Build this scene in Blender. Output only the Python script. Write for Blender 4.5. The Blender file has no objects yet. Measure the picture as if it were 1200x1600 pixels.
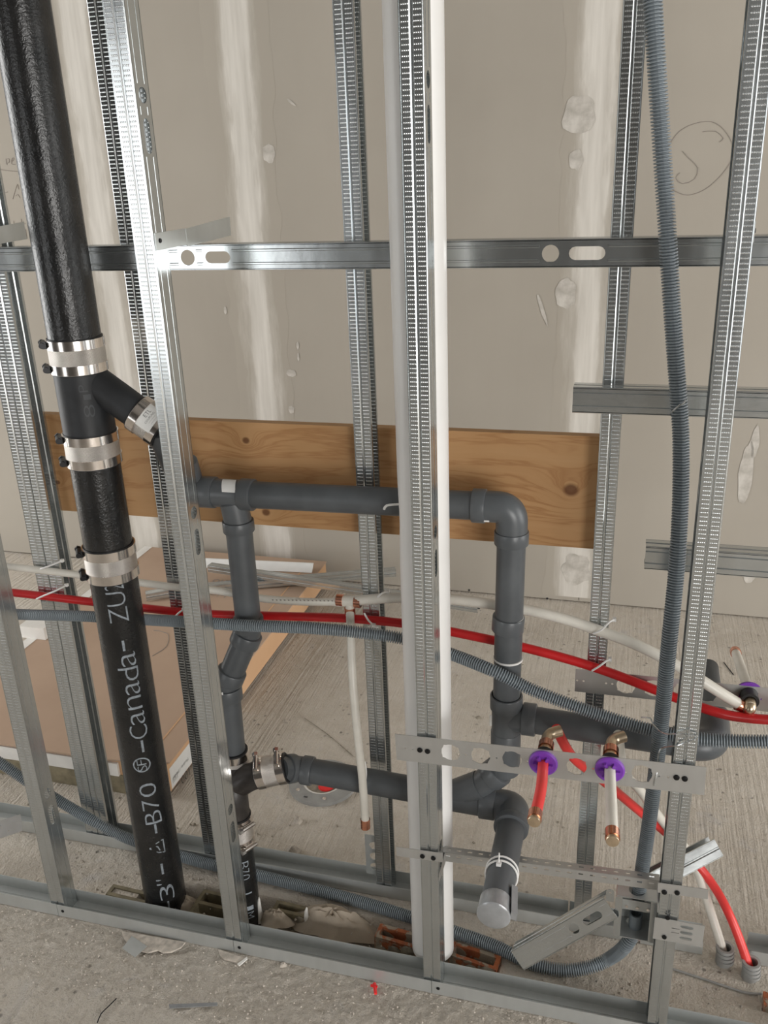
import bpy, bmesh, math, random
from mathutils import Vector, Matrix, noise
random.seed(7)
sc = bpy.context.scene
COL = sc.collection
# ------------------------------------------------------------------ camera
F = 1390.0                                   # focal length in pixels of the 1200x1600 frame
AX = Vector((0.96408433, 0.06350093, -0.25789348))     # world axes in camera space (x right, y down, z forward)
AY = Vector((0.26312141, -0.3606013, 0.89483732))
AZ = Vector((-0.03617372, -0.93055593, -0.36435852))
CAM = Vector((0.0, -1.1926, 1.45))
R = Matrix((AX, AY, AZ))
cd = bpy.data.cameras.new('camera'); cam = bpy.data.objects.new('camera', cd); COL.objects.link(cam)
cd.sensor_fit = 'VERTICAL'; cd.sensor_height = 36.0; cd.lens = F / 1600 * 36; cd.clip_start = 0.05
rt, up, bk = R @ Vector((1, 0, 0)), R @ Vector((0, -1, 0)), R @ Vector((0, 0, -1))
cam.matrix_world = Matrix(((rt.x, up.x, bk.x, CAM.x), (rt.y, up.y, bk.y, CAM.y), (rt.z, up.z, bk.z, CAM.z), (0, 0, 0, 1)))
sc.camera = cam
# ------------------------------------------------------------------ light
sc.view_settings.view_transform = 'Standard'; sc.view_settings.look = 'None'
sc.view_settings.exposure = 0.22; sc.view_settings.gamma = 1.0; sc.view_settings.use_curve_mapping = False
W = bpy.data.worlds.new('overcast'); sc.world = W; W.use_nodes = True
W.node_tree.nodes['Background'].inputs[0].default_value = (0.86, 0.93, 1.0, 1)
W.node_tree.nodes['Background'].inputs[1].default_value = 1.2
RX0, RX1, RY0, RY1, RZ = -4.2, 4.4, -4.6, 1.65, 2.85
WINS = [('front', -4.0, -2.5, 0.1, 2.2), ('front', 1.7, 4.3, 0.1, 2.2), ('left', -1.4, 1.4, 0.1, 2.1), ('right', -2.6, 1.2, 0.1, 2.1)]
def window_light(name, loc, sx, sy, direction, power):
    l = bpy.data.lights.new(name, 'AREA'); l.shape = 'RECTANGLE'; l.size = sx; l.size_y = sy; l.energy = power
    l.color = (1.0, 0.97, 0.93)
    o = bpy.data.objects.new(name, l); COL.objects.link(o); o.location = loc
    o.rotation_euler = Vector(direction).to_track_quat('-Z', 'Y').to_euler()
    return o
window_light('daylight_window_behind_left', (-3.25, RY0 + 0.02, 1.15), 1.5, 2.1, (0, 1, 0), 15)
window_light('daylight_window_behind_right', (3.0, RY0 + 0.02, 1.15), 2.6, 2.1, (0, 1, 0), 130)
window_light('daylight_window_left', (RX0 + 0.02, 0.0, 1.10), 2.0, 2.8, (1, 0, 0), 75)
window_light('daylight_window_right', (RX1 - 0.02, -0.7, 1.10), 2.0, 3.8, (-1, 0, 0), 150)

# ------------------------------------------------------------------ pixel -> place
def ray(px, py): return R @ Vector((px - 600, py - 800, F))
def PY(px, py, y):
    r = ray(px, py); return CAM + r * ((y - CAM.y) / r.y)
def PZ(px, py, z):
    r = ray(px, py); return CAM + r * ((z - CAM.z) / r.z)
def PX(px, py, x):
    r = ray(px, py); return CAM + r * ((x - CAM.x) / r.x)

# ------------------------------------------------------------------ materials
def mat(name, color, rough=0.5, metal=0.0, spec=None):
    m = bpy.data.materials.new(name); m.use_nodes = True
    b = m.node_tree.nodes['Principled BSDF']
    b.inputs['Base Color'].default_value = (*color, 1); b.inputs['Roughness'].default_value = rough
    b.inputs['Metallic'].default_value = metal
    if spec is not None: b.inputs['Specular IOR Level'].default_value = spec
    m.diffuse_color = (*color, 1)
    return m
class NT:
    def __init__(s, m): s.t = m.node_tree; s.b = s.t.nodes['Principled BSDF']
    def n(s, kind, **kw):
        x = s.t.nodes.new(kind)
        for k, v in kw.items():
            if isinstance(k, str) and hasattr(x, k): setattr(x, k, v)
            else: x.inputs[k.replace('_', ' ')].default_value = v
        return x
    def l(s, a, b): s.t.links.new(a, b)
    def math(s, op, a, b=None, c=None, clamp=False):
        x = s.t.nodes.new('ShaderNodeMath'); x.operation = op; x.use_clamp = clamp
        for i, v in enumerate((a, b, c)):
            if v is None: continue
            if isinstance(v, (int, float)): x.inputs[i].default_value = v
            else: s.l(v, x.inputs[i])
        return x.outputs[0]
    def coord(s, scale=(1, 1, 1), which='Object'):
        tc = s.t.nodes.new('ShaderNodeTexCoord'); mp = s.t.nodes.new('ShaderNodeMapping')
        mp.inputs['Scale'].default_value = scale; s.l(tc.outputs[which], mp.inputs[0]); return mp.outputs[0]
    def noise(s, vec, scale, detail=4, rough=0.55, dist=0.0):
        x = s.t.nodes.new('ShaderNodeTexNoise'); x.inputs['Scale'].default_value = scale
        x.inputs['Detail'].default_value = detail; x.inputs['Roughness'].default_value = rough; x.inputs['Distortion'].default_value = dist
        s.l(vec, x.inputs['Vector']); return x.outputs[0]
    def ramp(s, fac, stops):
        x = s.t.nodes.new('ShaderNodeValToRGB'); e = x.color_ramp.elements
        while len(e) < len(stops): e.new(0.5)
        for i, (p, c) in enumerate(stops):
            e[i].position = p; e[i].color = (*c, 1) if len(c) == 3 else c
        s.l(fac, x.inputs[0]); return x.outputs[0]
    def mix(s, fac, a, b, mode='MIX'):
        x = s.t.nodes.new('ShaderNodeMix'); x.data_type = 'RGBA'; x.blend_type = mode
        for i, v in ((0, fac), (6, a), (7, b)):
            if isinstance(v, (int, float)): x.inputs[i].default_value = v
            elif isinstance(v, tuple): x.inputs[i].default_value = (*v, 1)
            else: s.l(v, x.inputs[i])
        return x.outputs[2]
    def bump(s, h, strength=0.3, dist=0.002, normal=None):
        x = s.t.nodes.new('ShaderNodeBump'); x.inputs['Strength'].default_value = strength; x.inputs['Distance'].default_value = dist
        s.l(h, x.inputs['Height'])
        if normal is not None: s.l(normal, x.inputs['Normal'])
        return x.outputs[0]
    def color(s, c): s.l(c, s.b.inputs['Base Color'])
    def rough(s, c): s.l(c, s.b.inputs['Roughness'])
    def normal(s, c): s.l(c, s.b.inputs['Normal'])
M = {}
def simple(name, color, rough=0.5, metal=0.0, var=0.12, scale=30, bump=0.0, bscale=200, bdist=0.001, rvar=0.0, spec=None, stretch=(1, 1, 1)):
    m = mat(name, color, rough, metal, spec); n = NT(m); v = n.coord(stretch)
    f = n.noise(v, scale)
    lo = tuple(c * (1 - var) for c in color); hi = tuple(min(1, c * (1 + var)) for c in color)
    n.color(n.ramp(f, [(0.3, lo), (0.7, hi)]))
    if rvar:
        f2 = n.noise(v, scale * 0.7); n.rough(n.math('MULTIPLY_ADD', f2, rvar, rough - rvar / 2))
    if bump: n.normal(n.bump(n.noise(v, bscale, 3), bump, bdist))
    M[name] = m; return m
# galvanised sheet: spangle and dull patches
def galv(name, base, rough, knurl=None, metal=0.92):
    m = mat(name, base, rough, metal); n = NT(m); v = n.coord()
    sp = n.noise(n.coord((1, 1, 0.25)), 60, 3)
    big = n.noise(n.coord((1, 1, 0.35), 'Object'), 9, 2)
    c = n.mix(n.math('MULTIPLY', sp, 0.6), tuple(x * 0.86 for x in base), tuple(min(1, x * 1.1) for x in base))
    n.color(c)
    n.rough(n.math('ADD', n.math('MULTIPLY', big, 0.18), n.math('MULTIPLY_ADD', sp, 0.10, rough - 0.14)))
    nb = n.bump(n.noise(v, 45, 2), 0.08, 0.0015)
    if knurl:
        sep = n.t.nodes.new('ShaderNodeSeparateXYZ'); n.l(n.coord(), sep.inputs[0])
        x = sep.outputs[0]; z = sep.outputs[2]
        # rows of four pressed dots in a band on either side of the centre groove
        px, pz = knurl
        fx = n.math('MULTIPLY', n.math('SUBTRACT', n.math('FRACT', n.math('DIVIDE', x, px)), 0.5), px)
        fz = n.math('MULTIPLY', n.math('SUBTRACT', n.math('FRACT', n.math('DIVIDE', z, pz)), 0.5), pz * 0.8)
        r2 = n.math('SQRT', n.math('ADD', n.math('POWER', fx, 2), n.math('POWER', fz, 2)))
        d = n.math('SUBTRACT', 1.0, n.math('DIVIDE', r2, 0.0011), clamp=True)
        band = n.math('LESS_THAN', n.math('ABSOLUTE', n.math('SUBTRACT', n.math('ABSOLUTE', n.math('SUBTRACT', x, 0.016)), 0.0081)), 0.0053)
        nb = n.bump(n.math('MULTIPLY', d, band), 0.75, 0.0007, nb)
    n.normal(nb); M[name] = m; return m
galv('galv', (0.62, 0.65, 0.655), 0.20)
galv('galv_knurl', (0.62, 0.65, 0.655), 0.20, (0.0026, 0.0063))
galv('galv_dull', (0.60, 0.62, 0.61), 0.42, None, 0.6)
galv('bracket_steel', (0.60, 0.60, 0.585), 0.40, None, 0.75)
simple('stainless', (0.78, 0.73, 0.69), 0.16, 1.0, 0.05, 40, rvar=0.1)
def shield():
    m = mat('stainless_mesh', (0.72, 0.68, 0.64), 0.3, 1.0); n = NT(m)
    sep = n.t.nodes.new('ShaderNodeSeparateXYZ'); n.l(n.coord(), sep.inputs[0])
    a = n.math('ARCTAN2', sep.outputs[1], sep.outputs[0])
    s1 = n.math('SINE', n.math('MULTIPLY', a, 60)); s2 = n.math('SINE', n.math('MULTIPLY', sep.outputs[2], 2500))
    n.normal(n.bump(n.math('MULTIPLY', s1, s2), 0.6, 0.0008)); M['stainless_mesh'] = m
shield()
def cast():
    m = mat('cast_iron', (0.012, 0.0125, 0.013), 0.22); n = NT(m); v = n.coord()
    big = n.noise(v, 14, 4); n.color(n.ramp(big, [(0.35, (0.009, 0.0095, 0.010)), (0.75, (0.028, 0.027, 0.026))]))
    n.rough(n.math('MULTIPLY_ADD', n.noise(v, 40, 3), 0.25, 0.12))
    nb = n.bump(n.noise(v, 260, 3), 0.5, 0.0014); nb = n.bump(n.noise(v, 60, 2), 0.25, 0.002, nb); n.normal(nb); M['cast_iron'] = m
cast()
simple('cast_iron_matte', (0.022, 0.024, 0.027), 0.5, var=0.3, scale=25, bump=0.2, bscale=220, rvar=0.2)
simple('cast_iron_brown', (0.035, 0.030, 0.027), 0.42, var=0.4, scale=40, bump=0.35, bscale=150, rvar=0.3)
simple('pvc_grey', (0.090, 0.098, 0.105), 0.42, var=0.16, scale=18, rvar=0.2, bump=0.03, bscale=90)
simple('pvc_grey_fitting', (0.098, 0.107, 0.115), 0.36, var=0.14, scale=18, rvar=0.15)
simple('pvc_white', (0.80, 0.79, 0.77), 0.35, var=0.04, scale=6)
simple('pex_red', (0.52, 0.012, 0.014), 0.32, var=0.12, scale=20)
simple('pex_red_bright', (0.80, 0.055, 0.05), 0.35, var=0.1, scale=20)
simple('pex_white', (0.70, 0.67, 0.60), 0.35, var=0.07, scale=25)
simple('conduit_grey', (0.235, 0.27, 0.295), 0.45, var=0.1, scale=15)
simple('conduit_pale', (0.33, 0.33, 0.32), 0.5, var=0.15, scale=30)
simple('copper', (0.72, 0.33, 0.22), 0.22, 1.0, 0.2, 60, rvar=0.15)
simple('brass', (0.72, 0.58, 0.42), 0.3, 1.0, 0.2, 60)
simple('purple', (0.19, 0.045, 0.40), 0.38, var=0.08)
simple('black_rubber', (0.012, 0.012, 0.013), 0.5)
simple('black_screw', (0.015, 0.015, 0.016), 0.35, 0.6)
simple('zip_white', (0.78, 0.77, 0.75), 0.45, var=0.04)
simple('paper', (0.82, 0.82, 0.80), 0.6, var=0.03)
simple('ink', (0.02, 0.02, 0.022), 0.6)
simple('ink_white', (0.30, 0.335, 0.37), 0.55, var=0.35, scale=160)
simple('ink_dim', (0.07, 0.075, 0.08), 0.6)
simple('pencil', (0.28, 0.25, 0.22), 0.7)
simple('red_plastic', (0.80, 0.03, 0.03), 0.4)
simple('foam_white', (0.82, 0.80, 0.76), 0.7, var=0.05)
simple('expanding_foam', (0.46, 0.39, 0.31), 0.75, var=0.16, scale=14, bump=0.3, bscale=60, bdist=0.003)
simple('mortar', (0.30, 0.265, 0.21), 0.9, var=0.35, scale=45, bump=0.6, bscale=120, bdist=0.003)
def terra():
    m = mat('terracotta', (0.43, 0.12, 0.045), 0.8); n = NT(m); v = n.coord()
    c = n.ramp(n.noise(v, 35), [(0.3, (0.30, 0.085, 0.035)), (0.7, (0.50, 0.16, 0.06))])
    mk = n.ramp(n.noise(v, 26, 4, 0.6, 0.4), [(0.46, (0, 0, 0)), (0.52, (1, 1, 1))])
    n.color(n.mix(mk, c, (0.36, 0.30, 0.23))); n.normal(n.bump(n.math('ADD', n.noise(v, 120), mk), 0.6, 0.003)); M['terracotta'] = m
terra()
simple('clay_olive', (0.25, 0.215, 0.14), 0.85, var=0.3, scale=35, bump=0.4, bscale=130, bdist=0.002)
simple('rubble', (0.50, 0.45, 0.39), 0.9, var=0.3, scale=80, bump=0.4, bscale=200)
simple('ceiling_paint', (0.22, 0.212, 0.20), 0.9, var=0.05, scale=3)
simple('wall_paint', (0.085, 0.08, 0.075), 0.9, var=0.05, scale=3)
simple('tape_grey', (0.36, 0.37, 0.38), 0.3, 0.35, var=0.15, scale=30, bump=0.3, bscale=70, bdist=0.003)
def drywall():
    m = mat('drywall', (0.52, 0.475, 0.415), 0.92, spec=0.2); n = NT(m); v = n.coord()
    a = n.noise(v, 1.6, 3); b = n.noise(n.coord((1, 1, 0.12)), 22, 3)
    c = n.ramp(a, [(0.35, (0.365, 0.332, 0.283)), (0.7, (0.40, 0.366, 0.314))])
    c = n.mix(n.math('MULTIPLY', b, 0.12), c, (0.47, 0.44, 0.39))
    n.color(c); n.normal(n.bump(n.noise(v, 260, 2), 0.05, 0.001)); M['drywall'] = m
    m = mat('joint_compound', (0.70, 0.665, 0.61), 0.9, spec=0.2); n = NT(m)
    b = n.noise(n.coord((1, 1, 0.08)), 34, 4)
    full = n.ramp(b, [(0.3, (0.55, 0.52, 0.47)), (0.7, (0.72, 0.69, 0.635))])
    sep = n.t.nodes.new('ShaderNodeSeparateXYZ'); n.l(n.coord(), sep.inputs[0])
    e = n.math('ADD', n.math('ABSOLUTE', sep.outputs[0]), n.math('MULTIPLY', n.math('SUBTRACT', n.noise(n.coord((1, 1, 0.14)), 16, 5, 0.65), 0.5), 0.13))
    e = n.math('ADD', e, n.math('MULTIPLY', n.math('SUBTRACT', n.noise(n.coord((1, 1, 0.6)), 5, 3), 0.5), 0.06))
    fac = n.ramp(e, [(0.020, (1, 1, 1)), (0.034, (0.85, 0.85, 0.85)), (0.048, (0.35, 0.35, 0.35)), (0.072, (0, 0, 0))])
    n.color(n.mix(fac, (0.392, 0.358, 0.306), full)); n.normal(n.bump(b, 0.15, 0.002)); M['joint_compound'] = m
    m = mat('filler', (0.60, 0.565, 0.51), 0.9, spec=0.2); n = NT(m)
    n.color(n.ramp(n.noise(n.coord(), 25, 4), [(0.35, (0.40, 0.372, 0.33)), (0.65, (0.60, 0.57, 0.52))])); M['filler'] = m
drywall()
def concrete():
    m = mat('concrete', (0.42, 0.38, 0.33), 0.9, spec=0.25); n = NT(m); v = n.coord()
    big = n.noise(v, 3.2, 5, 0.6); mid = n.noise(v, 28, 5, 0.65); fine = n.noise(v, 240, 3, 0.6)
    c = n.ramp(big, [(0.3, (0.53, 0.47, 0.395)), (0.55, (0.62, 0.56, 0.48)), (0.75, (0.70, 0.645, 0.57))])
    c = n.mix(n.math('MULTIPLY', n.ramp(mid, [(0.42, (0, 0, 0)), (0.7, (1, 1, 1))]), 0.45), c, (0.72, 0.67, 0.60))
    # dark pock marks
    vo = n.t.nodes.new('ShaderNodeTexVoronoi'); vo.inputs['Scale'].default_value = 42; n.l(v, vo.inputs['Vector'])
    pock = n.math('MULTIPLY', n.ramp(vo.outputs['Distance'], [(0.10, (1, 1, 1)), (0.22, (0, 0, 0))]), n.ramp(n.noise(v, 9, 2), [(0.5, (0, 0, 0)), (0.62, (1, 1, 1))]))
    c = n.mix(n.math('MULTIPLY', pock, 0.7), c, (0.15, 0.13, 0.11))
    # stains: bluish chalk marks and grey wet-looking dust
    st = n.ramp(n.noise(v, 5.5, 4, 0.7, 0.6), [(0.60, (0, 0, 0)), (0.72, (1, 1, 1))])
    c = n.mix(n.math('MULTIPLY', st, 0.35), c, (0.48, 0.49, 0.53))
    c = n.mix(n.math('MULTIPLY', n.ramp(fine, [(0.45, (0, 0, 0)), (0.7, (1, 1, 1))]), 0.25), c, (0.82, 0.78, 0.72))
    aggc = n.ramp(n.noise(v, 95, 5, 0.7), [(0.36, (1, 1, 1)), (0.47, (0, 0, 0))])
    sep0 = n.t.nodes.new('ShaderNodeSeparateXYZ'); n.l(n.coord(), sep0.inputs[0])
    c = n.mix(n.math('MULTIPLY', aggc, n.math('MULTIPLY_ADD', n.math('MULTIPLY', n.math('SUBTRACT', 0.02, sep0.outputs[1]), 30.0, clamp=True), 0.20, 0.06)), c, (0.25, 0.22, 0.19))
    n.color(c)
    # broom finish (runs away from the wall) behind the tracks, open aggregate in front of them
    sep = n.t.nodes.new('ShaderNodeSeparateXYZ'); n.l(n.coord(), sep.inputs[0])
    broom = n.noise(n.coord((1, 0.03, 1)), 95, 3, 0.6)
    back = n.math('MULTIPLY', n.math('SUBTRACT', sep.outputs[1], 0.15), 4.0, clamp=True)
    h = n.math('ADD', n.math('MULTIPLY', broom, n.math('MULTIPLY', back, 2.2)), n.math('MULTIPLY', fine, 0.7))
    agg = n.noise(v, 95, 5, 0.7); front = n.math('MULTIPLY', n.math('SUBTRACT', 0.02, sep.outputs[1]), 30.0, clamp=True)
    h = n.math('ADD', h, n.math('MULTIPLY', agg, n.math('MULTIPLY_ADD', front, 2.4, 0.6)))
    h = n.math('ADD', h, n.math('MULTIPLY', mid, 1.6)); h = n.math('SUBTRACT', h, n.math('MULTIPLY', pock, 0.8))
    n.normal(n.bump(h, 0.9, 0.005)); M['concrete'] = m
concrete()
def wood():
    m = mat('plywood', (0.45, 0.27, 0.13), 0.55, spec=0.3); n = NT(m)
    sep = n.t.nodes.new('ShaderNodeSeparateXYZ'); n.l(n.coord(), sep.inputs[0])
    x, z = sep.outputs[0], sep.outputs[2]
    # knots given in the board's own metres (centre of board = origin)
    kn = [(-0.083, 0.066, 0.009), (-0.056, -0.074, 0.010), (0.505, 0.005, 0.016), (0.232, -0.045, 0.006), (-0.19, 0.012, 0.004), (-0.36, 0.012, 0.005), (-0.50, -0.04, 0.006)]
    warp = None; core = None; ringd = None
    for kx, kz, kr in kn:
        d = n.math('SQRT', n.math('ADD', n.math('POWER', n.math('SUBTRACT', x, kx), 2), n.math('POWER', n.math('MULTIPLY', n.math('SUBTRACT', z, kz), 1.15), 2)))
        c1 = n.math('SUBTRACT', 1.0, n.math('DIVIDE', d, kr), clamp=True)
        w = n.math('EXPONENT', n.math('MULTIPLY', n.math('DIVIDE', d, -kr), 0.45))
        core = c1 if core is None else n.math('MAXIMUM', core, c1)
        warp = w if warp is None else n.math('ADD', warp, w)
    v = n.coord((1.0, 1, 9)); nz = n.noise(v, 2.2, 3, 0.5)
    coordv = n.t.nodes.new('ShaderNodeCombineXYZ')
    n.l(n.math('MULTIPLY', x, 1.0), coordv.inputs[0])
    n.l(n.math('ADD', n.math('MULTIPLY', z, 11), n.math('ADD', n.math('MULTIPLY', warp, 0.7), n.math('MULTIPLY', nz, 0.5))), coordv.inputs[2])
    g = n.noise(coordv.outputs[0], 2.6, 4, 0.6); g2 = n.noise(n.coord((3, 1, 130)), 2.0, 3, 0.6)
    c = n.ramp(g, [(0.30, (0.54, 0.315, 0.15)), (0.46, (0.50, 0.28, 0.125)), (0.5, (0.39, 0.19, 0.075)), (0.54, (0.51, 0.29, 0.13)), (0.75, (0.56, 0.335, 0.165))])
    c = n.mix(n.math('MULTIPLY', g2, 0.30), c, (0.42, 0.24, 0.11))
    blot = n.noise(n.coord((1, 1, 1.5)), 5, 3); c = n.mix(n.math('MULTIPLY', blot, 0.35), c, (0.40, 0.235, 0.11))
    c = n.mix(n.ramp(core, [(0.02, (0, 0, 0)), (0.45, (0.8, 0.8, 0.8))]), c, (0.10, 0.032, 0.012))
    n.color(c); n.normal(n.bump(g2, 0.1, 0.001)); M['plywood'] = m
wood()
def card():
    for nm, c1, c2 in (('cardboard', (0.47, 0.335, 0.245), (0.53, 0.385, 0.285)), ('cardboard_side', (0.64, 0.40, 0.23), (0.70, 0.45, 0.27))):
        m = mat(nm, c1, 0.8, spec=0.2); n = NT(m)
        n.color(n.ramp(n.noise(n.coord((1, 1, 1)), 4, 4), [(0.3, c1), (0.7, c2)])); n.normal(n.bump(n.noise(n.coord((1, 0.15, 1)), 60, 2), 0.12, 0.002)); M[nm] = m
card()

# ------------------------------------------------------------------ mesh helpers
class MB:
    def __init__(s): s.v = []; s.f = []; s.smooth = set()
    def box(s, a, b):
        x0, y0, z0 = a; x1, y1, z1 = b; i = len(s.v)
        s.v += [Vector(p) for p in ((x0, y0, z0), (x1, y0, z0), (x1, y1, z0), (x0, y1, z0), (x0, y0, z1), (x1, y0, z1), (x1, y1, z1), (x0, y1, z1))]
        s.f += [tuple(i + k for k in q) for q in ((0, 3, 2, 1), (4, 5, 6, 7), (0, 1, 5, 4), (1, 2, 6, 5), (2, 3, 7, 6), (3, 0, 4, 7))]
        return s
    def obox(s, o, ex, ey, ez):      # box from a corner and three edge vectors
        o, ex, ey, ez = map(Vector, (o, ex, ey, ez)); i = len(s.v)
        s.v += [o, o + ex, o + ex + ey, o + ey, o + ez, o + ex + ez, o + ex + ey + ez, o + ey + ez]
        s.f += [tuple(i + k for k in q) for q in ((0, 3, 2, 1), (4, 5, 6, 7), (0, 1, 5, 4), (1, 2, 6, 5), (2, 3, 7, 6), (3, 0, 4, 7))]
        return s
    def rings(s, rings, cap=True, closed=False):
        i = len(s.v); n = len(rings[0]); k = len(rings)
        for r in rings: s.v += r
        for a in range(k if closed else k - 1):
            b = (a + 1) % k
            for j in range(n):
                q = (j + 1) % n
                s.smooth.add(len(s.f)); s.f.append((i + a * n + j, i + a * n + q, i + b * n + q, i + b * n + j))
        if cap and not closed:
            s.f.append(tuple(i + j for j in reversed(range(n)))); s.f.append(tuple(i + (k - 1) * n + j for j in range(n)))
        return s
    def sweep(s, pts, radii, seg=24, cap=True, flat=None):
        pts = [Vector(p) for p in pts]
        if isinstance(radii, (int, float)): radii = [radii] * len(pts)
        frames = []; t = (pts[1] - pts[0]).normalized()
        u = t.orthogonal().normalized()
        for k, p in enumerate(pts):
            a = pts[max(0, k - 1)]; b = pts[min(len(pts) - 1, k + 1)]
            t2 = (b - a)
            if t2.length < 1e-9: t2 = t
            t2 = t2.normalized()
            u = (u - t2 * u.dot(t2)); u = u.normalized() if u.length > 1e-6 else t2.orthogonal().normalized()
            w = t2.cross(u); t = t2
            frames.append([p + (u * math.cos(2 * math.pi * j / seg) + w * math.sin(2 * math.pi * j / seg)) * radii[k] for j in range(seg)])
        return s.rings(frames, cap)
    def cyl(s, a, b, r, seg=24, r2=None): return s.sweep([a, b], [r, r if r2 is None else r2], seg)
    def lathe(s, o, axis, prof, seg=28):   # prof: list of (distance along axis, radius)
        o = Vector(o); axis = Vector(axis).normalized(); u = axis.orthogonal().normalized(); w = axis.cross(u)
        rr = [[o + axis * d + (u * math.cos(2 * math.pi * j / seg) + w * math.sin(2 * math.pi * j / seg)) * max(r, 1e-5) for j in range(seg)] for d, r in prof]
        return s.rings(rr, True)
    def tube(s, a, b, ro, ri, seg=28):     # open ring / sleeve
        a, b = Vector(a), Vector(b); L = (b - a).length; ax = (b - a) / L
        u = ax.orthogonal().normalized(); w = ax.cross(u)
        rr = [[a + ax * d + (u * math.cos(2 * math.pi * j / seg) + w * math.sin(2 * math.pi * j / seg)) * r for j in range(seg)] for d, r in ((0, ro), (L, ro), (L, ri), (0, ri))]
        return s.rings(rr, False, True)
    def prism(s, prof, a, ex, ey, ez):     # closed 2D profile (in ex, ey) swept along vector ez from a
        a, ex, ey, ez = map(Vector, (a, ex, ey, ez)); i = len(s.v); n = len(prof)
        s.v += [a + ex * p[0] + ey * p[1] for p in prof] + [a + ex * p[0] + ey * p[1] + ez for p in prof]
        for j in range(n):
            q = (j + 1) % n; s.f.append((i + j, i + q, i + n + q, i + n + j))
        s.f.append(tuple(i + j for j in reversed(range(n)))); s.f.append(tuple(i + n + j for j in range(n)))
        return s
    def add_mesh(s, me, mw):
        i = len(s.v); s.v += [mw @ v.co for v in me.vertices]
        for p in me.polygons: s.f.append(tuple(i + k for k in p.vertices))
        return s
    def build(s, name, m, parent=None, base=None, smooth_all=False, fix=True):
        # parts are stored relative to the thing's base point
        o_w = Vector(base) if base is not None else (Vector(parent['_w']) if parent is not None and '_w' in parent else Vector((0, 0, 0)))
        me = bpy.data.meshes.new(name)
        me.from_pydata([tuple(v - o_w) for v in s.v], [], s.f)
        for k in (range(len(s.f)) if smooth_all else s.smooth): me.polygons[k].use_smooth = True
        if fix:
            bm = bmesh.new(); bm.from_mesh(me); bmesh.ops.recalc_face_normals(bm, faces=bm.faces); bm.to_mesh(me); bm.free()
        if s.smooth or smooth_all: me.set_sharp_from_angle(angle=math.radians(38))
        me.materials.append(M[m] if isinstance(m, str) else m)
        o = bpy.data.objects.new(name, me); COL.objects.link(o)
        if parent is not None:
            o.parent = parent; o.location = o_w - Vector(parent['_w']); o['_w'] = tuple(o_w)
        else:
            o.location = o_w; o['_w'] = tuple(o_w)
        return o
def tag(o, label, cat, group=None):
    o['label'] = label; o['category'] = cat
    if group: o['group'] = group
    return o
def struct(o, label=None, cat=None):
    o['kind'] = 'structure'
    if label: o['label'] = label
    if cat: o['category'] = cat
    return o
def thing(name, loc, label, cat, group=None):
    o = bpy.data.objects.new(name, None); COL.objects.link(o); o.location = loc; o.empty_display_size = 0.05
    o['_w'] = tuple(loc); return tag(o, label, cat, group)
def lab(o, label): o['label'] = label; return o
def spline(pts, step=0.01, closed=False):
    pts = [Vector(p) for p in pts]; out = []
    for i in range(len(pts) - 1):
        p0 = pts[max(0, i - 1)]; p1 = pts[i]; p2 = pts[i + 1]; p3 = pts[min(len(pts) - 1, i + 2)]
        n = max(2, int((p2 - p1).length / step))
        for k in range(n):
            t = k / n
            out.append(0.5 * ((2 * p1) + (p2 - p0) * t + (2 * p0 - 5 * p1 + 4 * p2 - p3) * t * t + (3 * p1 - p0 - 3 * p2 + p3) * t ** 3))
    out.append(pts[-1]); return out
def resample(pts, step):
    out = [pts[0]]; acc = 0.0
    for a, b in zip(pts, pts[1:]):
        L = (b - a).length
        while acc + L >= step:
            t = (step - acc) / L; a = a + (b - a) * t; out.append(a); L = (b - a).length; acc = 0.0
        acc += L
    return out
def fillet(pts, r, n=8):       # polyline with rounded corners
    pts = [Vector(p) for p in pts]; out = [pts[0]]
    for a, p, b in zip(pts, pts[1:], pts[2:]):
        d1 = (a - p).normalized(); d2 = (b - p).normalized(); rr = min(r, (a - p).length * 0.49, (b - p).length * 0.49)
        for k in range(n + 1):
            t = k / n; out.append((p + d1 * rr) * (1 - t) ** 2 + p * 2 * t * (1 - t) + (p + d2 * rr) * t * t)
    out.append(pts[-1]); return out
def conduit(path, r, pitch=0.0048, depth=0.34, seg=14):
    pts = resample(spline(path, 0.004), pitch / 5); rad = [r * (0.99, 1.01, 0.99, 1 - depth, 1 - depth)[k % 5] for k in range(len(pts))]
    mb = MB(); mb.sweep(pts, rad, seg); mb.smooth = set(); return mb
def curve_mesh(splines, thick):
    cu = bpy.data.curves.new('c', 'CURVE'); cu.dimensions = '2D'; cu.fill_mode = 'BOTH'; cu.extrude = thick / 2
    for pts in splines:
        sp = cu.splines.new('POLY'); sp.points.add(len(pts) - 1); sp.use_cyclic_u = True
        for q, p in zip(sp.points, pts): q.co = (p[0], p[1], 0, 1)
    o = bpy.data.objects.new('c', cu); me = bpy.data.meshes.new_from_object(o)
    bpy.data.objects.remove(o); bpy.data.curves.remove(cu); return me
def rect(x0, y0, x1, y1): return [(x0, y0), (x1, y0), (x1, y1), (x0, y1)]
def slot(cx, cy, L, h, n=6, vertical=False):
    r = h / 2; p = []
    for k in range(n + 1):
        a = -math.pi / 2 + math.pi * k / n; p.append((cx + L / 2 - r + r * math.cos(a), cy + r * math.sin(a)))
    for k in range(n + 1):
        a = math.pi / 2 + math.pi * k / n; p.append((cx - L / 2 + r + r * math.cos(a), cy + r * math.sin(a)))
    if vertical: p = [(cx - (y - cy), cy + (x - cx)) for x, y in p]
    return p
def circ(cx, cy, r, n=18): return [(cx + r * math.cos(2 * math.pi * k / n), cy + r * math.sin(2 * math.pi * k / n)) for k in range(n)]
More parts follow.
